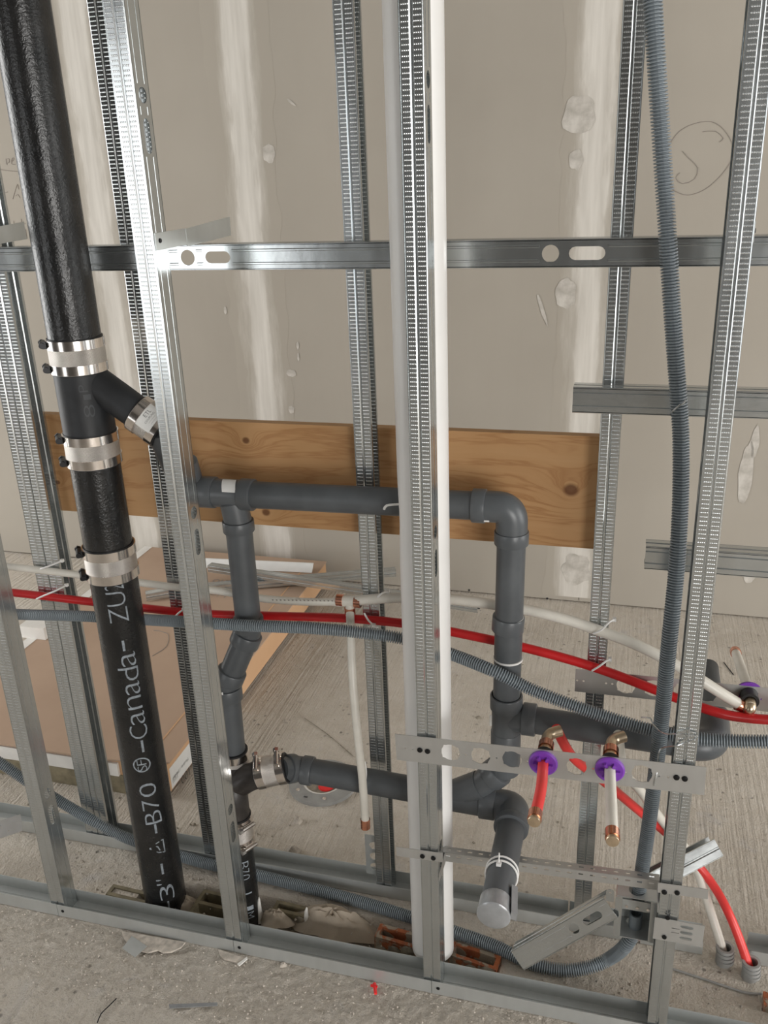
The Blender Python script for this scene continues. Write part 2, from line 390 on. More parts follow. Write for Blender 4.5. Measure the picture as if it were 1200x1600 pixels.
def knock(cx, cy, r, n=28):      # notched knockout hole
    p = []
    for k in range(n):
        a = 2 * math.pi * k / n; rr = r * (1.13 if k % 7 == 3 else 1.0); p.append((cx + rr * math.cos(a), cy + rr * math.sin(a)))
    return p
def frame(o, ex, ey):
    ex = Vector(ex).normalized(); ey = Vector(ey); ey = (ey - ex * ey.dot(ex)).normalized(); ez = ex.cross(ey)
    return Matrix(((ex.x, ey.x, ez.x, o[0]), (ex.y, ey.y, ez.y, o[1]), (ex.z, ey.z, ez.z, o[2]), (0, 0, 0, 1)))
def text_mesh(s, size, align='LEFT'):
    cu = bpy.data.curves.new('t', 'FONT'); cu.body = s; cu.size = size; cu.align_x = align; cu.resolution_u = 3; cu.offset = -0.014 * size
    o = bpy.data.objects.new('t', cu); me = bpy.data.meshes.new_from_object(o)
    bpy.data.objects.remove(o); bpy.data.curves.remove(cu); return me

# ================================================================== SETTING
# floor: one slab, finely meshed where the camera stands close, with a broken-out trench between the two tracks
def axis_steps(lo, hi, f0, f1, fine, coarse):
    a = []; x = lo
    while x < f0 - 1e-6: a.append(x); x += coarse
    x = f0
    while x < f1 - 1e-6: a.append(x); x += fine
    x = f1
    while x < hi - 1e-6: a.append(x); x += coarse
    a.append(hi); return a
def floor_z(x, y):
    p = Vector((x, y, 0)); e = 0.0
    if y < 0.4:
        rough = 1.0 if y < 0.0 else 0.45
        e = (noise.noise(p * 70) * 0.0026 + noise.noise(p * 130) * 0.0022 + noise.noise(p * 16) * 0.0016) * rough - 0.0028 * rough
    if -0.955 < x < -0.17 and 0.052 < y < 0.148:
        s = min((x + 0.955) / 0.03, (-0.17 - x) / 0.03, (y - 0.052) / 0.006, (0.148 - y) / 0.02, 1.0)
        e -= 0.035 * max(0, s)
    return min(e, 0.0)
xs = axis_steps(RX0, RX1, -1.35, 0.42, 0.005, 0.2); ys = axis_steps(RY0, RY1 + 0.15, -0.16, 0.36, 0.005, 0.15)
mb = MB(); mb.v = [Vector((x, y, floor_z(x, y))) for y in ys for x in xs]; nx = len(xs)
mb.f = [(j * nx + i, j * nx + i + 1, (j + 1) * nx + i + 1, (j + 1) * nx + i) for j in range(len(ys) - 1) for i in range(nx - 1)]
struct(mb.build('floor', 'concrete', smooth_all=True, fix=False), 'bare rough concrete floor slab', 'floor')
mb = MB().box((RX0 - 0.1, RY0 - 0.1, RZ), (RX1 + 0.1, RY1 + 0.2, RZ + 0.15))
struct(mb.build('ceiling', 'ceiling_paint'), 'plain concrete ceiling', 'ceiling')
def wall_with_windows(name, along, fixed, lo, hi, wins):
    mb = MB()
    def bx(a0, a1, z0, z1):
        if along == 'x': mb.box((a0, fixed - 0.1, z0), (a1, fixed, z1))
        elif along == 'y': mb.box((fixed - 0.1, a0, z0), (fixed, a1, z1))
        else: mb.box((fixed, a0, z0), (fixed + 0.1, a1, z1))
    cur = lo
    for a0, a1, z0, z1 in wins:
        bx(cur, a0, 0, RZ); bx(a0, a1, 0, z0); bx(a0, a1, z1, RZ); cur = a1
    bx(cur, hi, 0, RZ)
    return struct(mb.build(name, 'wall_paint'), 'plain wall with window openings', 'wall')
wall_with_windows('wall_front', 'x', RY0, RX0 - 0.1, RX1 + 0.1, [w[1:] for w in WINS if w[0] == 'front'])
wall_with_windows('wall_left', 'y', RX0, RY0, RY1 + 0.2, [w[1:] for w in WINS if w[0] == 'left'])
wall_with_windows('wall_right', 'r', RX1, RY0, RY1 + 0.2, [w[1:] for w in WINS if w[0] == 'right'])
# back wall: gypsum boards with taped and filled joints
WY = 1.65
root = thing('wall_back', (0, WY, 0), 'taped but unpainted drywall at the back of the room', 'wall'); root['kind'] = 'structure'
joints = [RX0, -2.99, -1.787, -1.228, -0.126, 1.09, 2.30, 3.50, RX1]
for a, b in zip(joints, joints[1:]):
    MB().box((a + 0.001, WY, 0.006), (b - 0.001, WY + 0.0125, RZ)).build('drywall_panel', 'drywall', root, base=(0, WY, 0))
MB().box((RX0 - 0.1, WY + 0.0125, 0), (RX1 + 0.1, WY + 0.10, RZ)).build('wall_core', 'mortar', root)
def compound(x, w, seed, z0=0.02, z1=RZ - 0.01, ragged=0.014, th=0.0004):
    rnd = random.Random(seed); mb = MB(); N = 150; L = []; Rr = []
    for k in range(N + 1):
        z = z0 + (z1 - z0) * k / N
        l = noise.noise(Vector((seed * 3.1, z * 2.2, 0))) * ragged * 1.6 + noise.noise(Vector((seed * 5.7, z * 14, 0))) * ragged
        r = noise.noise(Vector((seed * 7.3, z * 2.0, 3))) * ragged * 1.6 + noise.noise(Vector((seed * 2.9, z * 15, 5))) * ragged
        L.append(Vector((x - w / 2 + l, WY - th, z))); Rr.append(Vector((x + w / 2 + r, WY - th, z)))
    for k in range(N):
        i = len(mb.v); mb.v += [L[k], Rr[k], Rr[k + 1], L[k + 1]]; mb.f.append((i, i + 1, i + 2, i + 3))
        for a, b in ((L[k], L[k + 1]), (Rr[k + 1], Rr[k])):
            i = len(mb.v); mb.v += [a, b, b + Vector((0, th, 0)), a + Vector((0, th, 0))]; mb.f.append((i, i + 1, i + 2, i + 3))
    mb.build('joint_compound', 'joint_compound', root, base=(x, WY, 0))
for i, (x, w) in enumerate(((-2.99, .13), (-1.79, .16), (-1.235, .105), (-0.14, .13), (1.09, .13), (2.30, .13), (3.50, .13))):
    compound(x, 0.21, i + 1)
# dabs of filler beside the joints
def dab(px, py, w, h, seed, ang=0.0):
    c = PY(px, py, WY - 0.0014); mb = MB(); rim = []
    for k in range(22):
        a = 2 * math.pi * k / 22; q = 1 + 0.3 * noise.noise(Vector((seed, math.cos(a) * 1.7, math.sin(a) * 1.7)))
        x, z = math.cos(a) * w * q, math.sin(a) * h * q
        rim.append(c + Vector((x * math.cos(ang) - z * math.sin(ang), 0, x * math.sin(ang) + z * math.cos(ang))))
    n = len(rim); mb.v = rim + [c]; mb.f = [(k, (k + 1) % n, n) for k in range(n)]
    mb.build('filler_dab', 'filler', root, base=c, fix=False)
for a in ((905, 180, .045, .05, 3), (847, 483, .006, .05, 5, .35), (900, 250, .02, .03, 9), (885, 460, .03, .05, 11), (455, 583, .018, .012, 12), (455, 640, .012, .014, 2), (465, 540, .005, .012, 4), (466, 558, .004, .014, 6), (455, 160, .004, .016, 7, .9), (900, 890, .05, .06, 14), (1165, 740, .02, .10, 15), (1170, 900, .018, .03, 16), (420, 240, .02, .03, 17), (1180, 690, .012, .05, 19), (280, 575, .005, .012, 20), (352, 485, .006, .012, 22)):
    dab(*a)
def pencil(pts, r=0.0011):
    q = spline([PY(a, b, WY - 0.0006) for a, b in pts], 0.012); MB().sweep(q, r, 5).build('pencil_mark', 'pencil', root)
pencil([(1054, 300), (1040, 250), (1062, 205), (1110, 190), (1140, 215), (1143, 250), (1110, 290), (1075, 305), (1050, 296)])
pencil([(1098, 206), (1118, 205), (1130, 216), (1124, 222)]); pencil([(1066, 236), (1075, 246), (1090, 262), (1085, 280), (1066, 287), (1056, 278), (1062, 270)])
pencil([(0, 265), (15, 267), (32, 268)]); pencil([(9, 248), (11, 258)]); pencil([(9, 249), (14, 248), (14, 254), (9, 255)]); pencil([(18, 254), (22, 248), (19, 247), (18, 256), (24, 257)])
pencil([(21, 345), (23, 355)]); pencil([(33, 342), (34, 353)]); pencil([(29, 353), (40, 349)]); pencil([(35, 361), (36, 369), (41, 367)]); pencil([(40, 358), (42, 373)]); pencil([(6, 301), (12, 300)]); pencil([(24, 306), (28, 304), (31, 309)]); pencil([(20, 311), (27, 288), (29, 296)])
MB().cyl(PY(975, 400, WY), PY(975, 400, WY) - Vector((0, .001, 0)), .003, 8).build('screw_mark', 'ink', root)
for p in ((733, 922), (855, 935)): MB().cyl(PY(p[0], p[1], WY), PY(p[0], p[1], WY) - Vector((0, .001, 0)), .004, 8).build('screw_mark', 'ink', root)

# ================================================================== METAL STUDS AND TRACKS
SF, SD, ST = 0.032, 0.041, 0.0009      # flange, depth, sheet thickness
def flange_prof(w, lip_at_left):
    g0, g1, gd = w / 2 - 0.0027, w / 2 + 0.0027, 0.0016
    top = [(0, 0.0017), (0.0005, 0.0006), (0.0016, 0), (g0, 0), (g0 + 0.0018, gd), (g1 - 0.0018, gd), (g1, 0), (w - 0.0016, 0), (w - 0.0005, 0.0006), (w, 0.0017)]
    return top + [(x, y + ST) for x, y in reversed(top)]
def c_section(mbs, O, ex, ey, ez, L, w, d, open_left, holes):
    """O: corner; ex across the flange, ey depth, ez length. returns (web, front flange, rear flange) builders"""
    O, ex, ey, ez = Vector(O), Vector(ex).normalized(), Vector(ey).normalized(), Vector(ez).normalized()
    ff, rf, wb = MB(), MB(), MB()
    pf = flange_prof(w, open_left)
    ff.prism(pf, O, ex, ey, ez * L)
    rf.prism(pf, O + ey * d, ex, -ey, ez * L)
    lx = 0 if open_left else w - ST
    ff.obox(O + ex * lx, ex * ST, ey * 0.006, ez * L); rf.obox(O + ex * lx + ey * (d - 0.006), ex * ST, ey * 0.006, ez * L)
    wx = w - ST / 2 if open_left else ST / 2
    hl = [h for h in holes]
    me = curve_mesh([rect(ST, 0, d - ST, L)] + hl, ST)
    m4 = frame(O + ex * wx, ey, ez); wb.add_mesh(me, m4)
    s = 1 if open_left else -1
    for q in (0.27, 0.73):        # two pressed ribs of the web, only where no hole interrupts them
        zs = sorted([(min(p[1] for p in h) - .004, max(p[1] for p in h) + .004) for h in hl]); cur = 0.0
        for a, b in zs + [(L, L)]:
            if a - cur > 0.01: wb.obox(O + ex * (wx - 0.0004 if s > 0 else wx - 0.0008) + ey * (d * q - 0.0012) + ez * cur, ex * 0.0012, ey * 0.0024, ez * (a - cur))
            cur = b
    return wb, ff, rf
def web_holes(zs, d=SD):
    h = []
    for z in zs:
        h.append(circ(d / 2, z, 0.0105)); h.append(slot(d / 2, z - 0.052, 0.046, 0.017, vertical=True))
    return h
def stud(name, label, X, y0, z0, z1, open_left, holes=(), w=SF, group=None, frontmat='galv_knurl'):
    base = (X, y0, z0); t = thing(name, base, label, 'metal stud', group)
    wb, ff, rf = c_section(None, base, (1, 0, 0), (0, 1, 0), (0, 0, 1), z1 - z0, w, SD, open_left, web_holes(holes))
    wb.build('web', 'galv', t); ff.build('flange', frontmat, t); rf.build('flange', frontmat, t)
    return t
ZT = RZ - 0.001
XS = [-0.270 + 0.4017 * k - SF for k in (-2, -1, 0, 1)]
G1 = 'studs of the front framing row'
hz1 = PX(308, 798, XS[1] + SF).z, PX(224, 150, XS[1] + SF).z, PX(359, 1267, XS[1] + SF).z
stud('metal_stud', 'leftmost front steel stud, left of the black cast iron pipe', XS[0], 0.001, 0.001, ZT, True, (0.30, 0.91, 1.52), group=G1)
stud('metal_stud', 'bright front steel stud between the black cast iron pipe and the grey tee', XS[1], 0.001, 0.001, ZT, True, (hz1[2], hz1[0], hz1[1]), group=G1)
hz2 = PX(668, 125, XS[2] + SF).z, PX(679, 835, XS[2] + SF).z, PX(689, 1320, XS[2] + SF).z
stud('metal_stud', 'front steel stud standing right in front of the fat white pipe', XS[2], 0.001, 0.001, ZT, True, hz2, group=G1)
stud('metal_stud', 'front steel stud at the right, beside the grey corrugated riser', XS[3], 0.001, 0.001, ZT, True, (0.42, 1.05, 1.62), group=G1)
stud('metal_stud', 'front steel stud beyond the right edge of the picture', XS[3] + 0.4017, 0.001, 0.001, ZT, True, (0.42, 1.05, 1.62), group=G1)
YR = 0.207
G2 = 'studs of the rear framing row'
def xr(px, py): return PY(px, py, YR).x
stud('metal_stud', 'left one of the two rear studs paired back to back behind the black pipe', PZ(125, 1312, .03).x, YR, 0.001, ZT, True, (0.2, 0.9, 1.6), 0.030, G2)
stud('metal_stud', 'right one of the two rear studs paired back to back, open side showing', PZ(125, 1312, .03).x + 0.031, YR, 0.001, ZT, False, (0.2, 0.9, 1.6), 0.030, G2)
stud('metal_stud', 'dark rear stud half hidden behind the bright front stud', -0.852, YR, 0.001, ZT, False, (0.3, 1.0, 1.7), group=G2)
stud('metal_stud', 'rear steel stud crossing the middle of the wooden board', -0.452, YR, 0.001, ZT, False, (0.35, 1.05, 1.65), group=G2)
stud('metal_stud', 'rear steel stud covering the right end of the wooden board', -0.042, YR, 0.001, ZT, False, (0.3, 0.9, 1.5), group=G2)
stud('metal_stud', 'rear steel stud beyond the right edge of the picture', 0.42, YR, 0.001, ZT, False, (0.3, 0.9, 1.5), group=G2)
# floor tracks: upright lips to front and back
def track(label, x0, x1, y0, y1, h=0.031, slits=(), tilt=0.0):
    t = thing('floor_track', ((x0 + x1) / 2, (y0 + y1) / 2, 0), label, 'floor track')
    MB().box((x0, y0, 0.0005), (x1, y1, 0.0014)).build('web', 'galv_dull', t)
    m = MB(); cur = x0
    for s in list(slits) + [x1]: m.box((cur, y0, 0.0014), (s - 0.001, y0 + ST, h)); cur = s
    m.build('flange', 'galv_dull', t); MB().box((x0, y1 - ST, 0.0014), (x1, y1, h)).build('flange', 'galv_dull', t)
    r = MB()
    for q in (0.35, 0.65): r.box((x0, y0 + (y1 - y0) * q - .0015, 0.0014), (x1, y0 + (y1 - y0) * q + .0015, 0.0026))
    r.build('rib', 'galv_dull', t)
    k = 0
    for s in slits:
        MB().lathe((s + 0.012, y0 + 0.0003, 0.016), (0, -1, 0), [(0, 0.0035), (0.0012, 0.0035), (0.002, 0.002)], 10).build('screw', 'black_screw', t)
    return t
track('front steel floor track running along the whole floor opening', -2.4, 0.9, -0.0025, 0.0445, slits=[x + SF * 0.5 for x in XS])
track('rear steel floor track behind the pipes, ending by the rear right stud', -2.4, -0.055, YR - 0.003, YR + 0.0445)
track('short rear floor track piece under the electrical box', -0.052, 0.205, YR - 0.003, YR + 0.0445)
track('stub of rear floor track at the right edge of the picture', 0.29, 0.9, YR - 0.003, YR + 0.0445)
# ceiling tracks (out of view, carry the studs)
# horizontal rails: studs laid flat with the web to the camera
def rail(label, x0, x1, y0, zb, open_, holes=(), dz=0.0, group=None):
    t = thing('steel_rail', (x0, y0, zb), label, 'steel rail', group)
    O = Vector((x0, y0, zb)); L = x1 - x0; sl = Vector((L, 0, dz)).normalized()
    # length along x, web faces -y
    f1, f2, wb = MB(), MB(), MB(); upv = Vector((0, 0, 1)); back = Vector((0, 1, 0))
    pf = flange_prof(0.030, True)
    f1.prism(pf, O + upv * SD, back, -upv, sl * L); f2.prism(pf, O, back, upv, sl * L)
    f1.obox(O + upv * (SD - 0.006) + back * (0.030 - ST), back * ST, upv * 0.006, sl * L); f2.obox(O + back * (0.030 - ST), back * ST, upv * 0.006, sl * L)
    hl = []
    for kind, cx, w in holes: hl.append(circ(cx - x0, SD / 2, 0.0125) if kind == 'o' else slot(cx - x0, SD / 2, w, 0.019))
    me = curve_mesh([rect(0, ST, L, SD - ST)] + hl, ST); wb.add_mesh(me, frame(O + back * (ST / 2), sl, upv))
    for q in (0.25, 0.75):
        zs = sorted([(min(p[0] for p in h) - .004, max(p[0] for p in h) + .004) for h in hl]); cur = 0.0
        for a, b in zs + [(L, L)]:
            if a - cur > 0.01: wb.prism([(0, 0), (0.0010, -0.0028), (0.0034, -0.0028), (0.0044, 0)], O + upv * (SD * q - 0.002) + sl * cur, upv, back, sl * (a - cur))
            cur = b
    wb.build('web', 'galv', t); f1.build('flange', 'galv', t); f2.build('flange', 'galv', t); return t
yb = YR - 0.0315
def bx(px, py=400): return PY(px, py, yb).x
rail('long horizontal steel rail with punched holes crossing at mid height', -2.3, 0.9, yb, 1.298, True, (('o', bx(293), 0), ('s', bx(340), 0.044), ('o', bx(860), 0), ('s', bx(917), 0.052), ('o', bx(-120), 0), ('s', bx(-60), 0.05)))
rail('short steel rail just above the right end of the board', PY(895, 620, yb).x, 0.9, yb, PY(950, 647, yb).z, True)
rail('lower short steel rail at the right below the other one', PY(1008, 870, yb).x, 0.9, yb, PY(1050, 893, yb).z, True)
# sheet ties from the front studs back onto the long rail
def tie(label, X, z=1.342):
    t = thing('steel_tie', (X, 0.1, z), label, 'steel tie', 'sheet ties on the long rail')
    MB().box((X, 0.006, z + 0.003), (X + 0.0012, 0.100, z + 0.027)).build('tab', 'galv_dull', t)
    m = MB(); m.prism([(0, 0), (0.155, 0.004), (0.155, 0.034), (0.0, 0.026)], (X + 0.0005, 0.100, z + 0.0005), (0.02, 1, 0), (0, 0, 1), (0.0013, 0, 0)); m.build('strap', 'galv_dull', t)
    MB().lathe((X + 0.0012, 0.017, z + 0.016), (1, 0, 0), [(0, .0035), (.002, .003)], 10).build('screw', 'black_screw', t)
tie('bent sheet steel tie running back from the bright front stud', XS[1] + SF)
tie('bent sheet steel tie left of the black pipe at the picture edge', XS[0] + SF)
tie('bent sheet steel tie at the right edge behind the right front stud', XS[3] + SF)
# plywood backing board
b0, b1 = PY(40, 647, .25), PY(925, 857, .25)
mb = MB().box((-1.137, YR + SD + 0.0005, b1.z), (-0.028, YR + SD + 0.0195, 1.021))
bo = mb.build('wooden_board', 'plywood', base=((-1.137 - 0.044) / 2, YR + SD, (1.021 + b1.z) / 2))
tag(bo, 'knotty orange-brown wooden backing board screwed behind the rear studs', 'board')

# ================================================================== BLACK CAST IRON STACK
def coupling(parent, a, b, r, side, label=None, screws=True, mesh=True, base=None, sticker=False):
    """stainless shielded coupling from a to b around a pipe of radius r; side = direction of its screws"""
    a, b = Vector(a), Vector(b); ax = (b - a).normalized(); L = (b - a).length; c = (a + b) / 2
    g = MB(); g.lathe(a - ax * 0.002, ax, [(0, r), (0, r + 0.002), (L + 0.004, r + 0.002), (L + 0.004, r)], 32)
    sh = MB(); sh.lathe(a, ax, [(0, r), (0, r + 0.003), (L, r + 0.003), (L, r)], 40)
    cp = sh.build('coupling', 'stainless_mesh', parent, base=c)
    if label: lab(cp, label)
    g.build('gasket', 'black_rubber', cp, base=c)
    for q in (0.0, 0.72):
        s0 = a + ax * (L * q + 0.0008); bnd = MB()
        bnd.lathe(s0, ax, [(0, r + 0.002), (0, r + 0.0046), (L * 0.27, r + 0.0046), (L * 0.27, r + 0.002)], 40)
        bnd.build('band', 'stainless', cp, base=c)
        if screws:
            side = Vector(side); sd = (side - ax * side.dot(ax)).normalized(); tn = ax.cross(sd)
            p = s0 + ax * (L * 0.135) + sd * (r + 0.006)
            m = MB(); m.obox(p - ax * 0.006 - tn * 0.010 - sd * 0.003, ax * 0.012, tn * 0.020, sd * 0.007)
            m.cyl(p - tn * 0.016 + sd * 0.004, p + tn * 0.014 + sd * 0.004, 0.0048, 10); m.cyl(p - tn * 0.022 + sd * 0.004, p - tn * 0.015 + sd * 0.004, 0.0062, 6)
            m.build('screw', 'black_screw' if r > 0.035 else 'stainless', cp, base=c)
    return cp
BX, BY, BR = -0.892, 0.095, 0.043
def bz(py):          # height on the stack axis that shows at image row py
    lo, hi = 0.0, 2.6
    for _ in range(40):
        m = (lo + hi) / 2; v = R.transposed() @ (Vector((BX, BY, m)) - CAM)
        if 800 + F * v.y / v.z > py: lo = m
        else: hi = m
    return lo
st = thing('drain_stack', (BX, BY, -0.05), 'tall black cast iron drain stack with steel couplings and printed lettering', 'drain pipe')
zc = [(bz(579), bz(527)), (bz(723), bz(674)), (bz(899), bz(850))]
axp = lambda z: Vector((BX, BY, z))
MB().sweep([axp(-0.035), axp(zc[2][0] + .02)], BR, 48).build('lower_pipe', 'cast_iron', st)
MB().sweep([axp(zc[2][1] - .02), axp(zc[1][0] + .02)], BR, 48).build('middle_pipe', 'cast_iron', st)
MB().sweep([axp(zc[0][1] - .02), axp(RZ - 0.001)], BR, 48).build('upper_pipe', 'cast_iron', st)
# wye with its branch running down to the right
w0 = PY(143, 577, BY); w0.x = BX; w1 = PY(215, 645, 0.100)
wy = MB(); wy.sweep([axp(zc[1][1] - .02), axp(zc[0][0] + .02)], BR + 0.001, 48)
bd = (w1 - axp(w0.z - 0.005)).normalized(); wy.sweep([axp(w0.z - 0.005), w1 + bd * 0.005], [0.0295, 0.0285], 32)
wye = wy.build('wye_fitting', 'cast_iron_matte', st)
sidev = Vector((-0.82, -0.57, 0))
for a, b in zc: coupling(st, axp(a), axp(b), BR, sidev)
cq = coupling(st, w1 - bd * 0.002, w1 + bd * 0.050, 0.029, Vector((0.3, 0.9, 0.4)), 'plain steel coupling with a white ETL sticker', screws=False)
# white printing that runs up the pipe
def cut_mesh(me, step, axis=1):      # slice flat lettering so that it can bend round the pipe
    bm = bmesh.new(); bm.from_mesh(me); lo = min(v.co[axis] for v in bm.verts); hi = max(v.co[axis] for v in bm.verts); y = lo + step
    no = Vector((0, 1, 0)) if axis == 1 else Vector((1, 0, 0))
    while y < hi:
        bmesh.ops.bisect_plane(bm, geom=bm.verts[:] + bm.edges[:] + bm.faces[:], plane_co=no * y, plane_no=no); y += step
    bm.to_mesh(me); bm.free(); return me
fa = math.atan2(CAM.y - BY, CAM.x - BX)            # angle that faces the camera
def pipe_char(ch, py_bot, py_top, height=0.034, ang=0.0, parent=None, cx=BX, cy=BY, rad=BR, zf=bz, up=True, aim=fa):
    me = cut_mesh(text_mesh(ch, 0.05), 0.003); xs_ = [v.co.x for v in me.vertices]; ys_ = [v.co.y for v in me.vertices]
    z0, z1 = zf(py_bot), zf(py_top); mb = MB(); rr_ = rad + 0.0006
    for v in me.vertices:
        u = (v.co.x - min(xs_)) / max(1e-6, max(xs_) - min(xs_)); w = (v.co.y - min(ys_)) / max(1e-6, max(ys_) - min(ys_)) - 0.5
        if not up: u, w = 1 - u, -w
        a = aim + ang - w * height / rr_; mb.v.append(Vector((cx + math.cos(a) * rr_, cy + math.sin(a) * rr_, z0 + (z1 - z0) * u)))
    mb.f = [tuple(p.vertices) for p in me.polygons]
    return mb.build('lettering', 'ink_white', parent or st, base=(cx, cy, z0), fix=False)
for ch, b_, t_, h_, an_ in (('T', 1416, 1400, .026, .1), ('-', 1396, 1386, .0035, .08), ('3', 1384, 1362, .030, .1), ('"', 1360, 1351, .010, -.2), ('-', 1344, 1328, .0045, .05),
        ('-', 1281, 1267, .0045, .05), ('B', 1266, 1247, .033, .02), ('7', 1245, 1229, .033, 0), ('0', 1224, 1204, .033, -.02), ('-', 1156, 1138, .0045, .06),
        ('C', 1135, 1115, .034, 0), ('a', 1113, 1094, .027, .05), ('n', 1090, 1070, .027, .02), ('a', 1067, 1048, .027, .04), ('d', 1046, 1026, .037, -.03), ('a', 1024, 1003, .027, .06), ('-', 1000, 984, .0045, -.05), ('Z', 957, 934, .034, -.05), ('U', 931, 910, .034, -.05), ('2', 907, 897, .034, -.05)):
    pipe_char(ch, b_, t_, h_, an_)
def ring_mark(py, r, ang):
    mb = MB(); z0 = bz(py); n = 24
    for k in range(n):
        a0, a1 = 2 * math.pi * k / n, 2 * math.pi * (k + 1) / n; i = len(mb.v)
        for a, q in ((a0, r), (a1, r), (a1, r * 0.84), (a0, r * 0.84)):
            b = ang + math.cos(a) * q / BR; mb.v.append(Vector((BX + math.cos(b) * (BR + .0004), BY + math.sin(b) * (BR + .0004), z0 + math.sin(a) * q)))
        mb.f.append((i, i + 1, i + 2, i + 3))
    mb.build('printed_mark', 'ink_white', st, base=(BX, BY, z0), fix=False)
for ch, b_, t_, h_, an_ in (('8', 643, 624, .018, .1), ('1', 616, 608, .012, .1), ('P', 604, 593, .014, .0)): o_ = pipe_char(ch, b_, t_, h_, an_, None, BX, BY, BR + .001); o_.data.materials[0] = M['ink_dim']
ring_mark(1175, 0.017, fa - 0.1); pipe_char('S', 1184, 1176, .018, -.1); pipe_char('F', 1175, 1167, .018, -.1)
def diamond(py, ang, pts):
    mb = MB(); z0 = bz(py)
    for (x0, y0), (x1, y1) in zip(pts, pts[1:]):
        d = Vector((x1 - x0, y1 - y0)); nn = Vector((-d.y, d.x)).normalized() * 0.0012; i = len(mb.v)
        for x, y in ((x0 + nn.x, y0 + nn.y), (x1 + nn.x, y1 + nn.y), (x1 - nn.x, y1 - nn.y), (x0 - nn.x, y0 - nn.y)):
            b = ang + x / BR; mb.v.append(Vector((BX + math.cos(b) * (BR + .0004), BY + math.sin(b) * (BR + .0004), z0 + y)))
        mb.f.append((i, i + 1, i + 2, i + 3))
    mb.build('printed_mark', 'ink_white', st, base=(BX, BY, z0), fix=False)
diamond(1303, fa + 0.0, [(-.016, 0), (0, .012), (.013, .016), (.013, -.016), (0, -.012), (-.016, 0), (0, 0.004), (.004, -.008)])
# sticker on the branch coupling
sn = (CAM - w1); sn = (sn - bd * sn.dot(bd)).normalized(); sx = bd; sy = sn.cross(sx)
sm = MB()
for k in range(8):
    i = len(sm.v)
    for d, t in ((0.014, k), (0.041, k), (0.041, k + 1), (0.014, k + 1)):
        a = (t / 8 - 0.5) * 1.35 + 0.15; sm.v.append(w1 + bd * d + (sn * math.cos(a) + sy * math.sin(a)) * (0.029 + 0.0050))
    sm.f.append((i, i + 1, i + 2, i + 3))
sk = sm.build('sticker', 'paper', cq, base=w1)
def wrap_branch(s, size, d0, a0, rot):
    me = text_mesh(s, size, 'CENTER'); mb = MB()
    for v in me.vertices:
        x, y = v.co.x, v.co.y
        d = d0 - y; a = a0 + x / 0.034
        mb.v.append(w1 + bd * d + (sn * math.cos(a) + sy * math.sin(a)) * 0.0343)
    mb.f = [tuple(p.vertices) for p in me.polygons]; return mb
tm = wrap_branch('ETL', 0.010, 0.024, 0.25, 0); t2 = wrap_branch('COUPLING', 0.005, 0.030, 0.15, 0); tm.v += t2.v; off = len(tm.v) - len(t2.v); tm.f += [tuple(i + off for i in f) for f in t2.f]
t2 = wrap_branch('-------------', 0.004, 0.034, 0.15, 0); off = len(tm.v); tm.v += t2.v; tm.f += [tuple(i + off for i in f) for f in t2.f]
t2 = wrap_branch('------------', 0.004, 0.038, 0.15, 0); off = len(tm.v); tm.v += t2.v; tm.f += [tuple(i + off for i in f) for f in t2.f]
tm.build('print', 'ink', cq, base=w1, fix=False)

# ================================================================== WHITE PIPE
WX, WYc, WR = -0.303, 0.0865, 0.0405
mb = MB(); N = 120; rr = []
for k in range(N + 1):
    z = 0.018 + (RZ - 0.019) * k / N; ring = []
    for j in range(40):
        a = 2 * math.pi * j / 40; q = WR
        for zd, ad, amp, wz, wa in ((0.925, 3.0, 0.004, .04, .5), (0.86, -0.45, 0.0035, .02, .4), (0.91, 2.6, 0.003, .015, .3)):
            da = (a - ad + math.pi) % (2 * math.pi) - math.pi
            q -= amp * math.exp(-((z - zd) / wz) ** 2 - (da / wa) ** 2)
        ring.append(Vector((WX + q * math.cos(a), WYc + q * math.sin(a), z)))
    rr.append(ring)
mb.rings(rr)
wp = thing('white_pipe', (WX, WYc, 0.018), 'fat plain white plastic pipe standing behind the middle front stud', 'pipe')
mb.build('pipe_wall', 'pvc_white', wp)
q = spline([PY(644, 786, .115), PY(620, 788, .118), PY(604, 790, .12), PY(600, 796, .12)], .006)
MB().sweep(q, 0.0022, 6).build('torn_strip', 'pvc_white', wp)

# ================================================================== GREY PLASTIC DRAIN PIPEWORK
GY, GR, FR = 0.157, 0.024, 0.0285
def collar(parent, a, b, r=FR, name='socket', m='pvc_grey_fitting'):
    a, b = Vector(a), Vector(b); ax = (b - a).normalized(); L = (b - a).length
    return MB().lathe(a, ax, [(0, r - .003), (0.0008, r - 0.0006), (0.002, r), (L - .002, r), (L - 0.0008, r - .0006), (L, r - .003)], 36).build(name, m, parent)
g = thing('drain_pipework', PY(797, 900, GY), 'dark grey plastic drain pipework looping behind the studs with tees and elbows', 'pipework')
T0 = PY(384, 775, GY); zt = T0.z + 0.003
P = lambda px, py, y=GY: PY(px, py, y)
hl = Vector((P(314, 773).x, GY, zt)); hr = Vector((P(755, 790).x, GY, zt + 0.006)); tx = P(371, 773).x
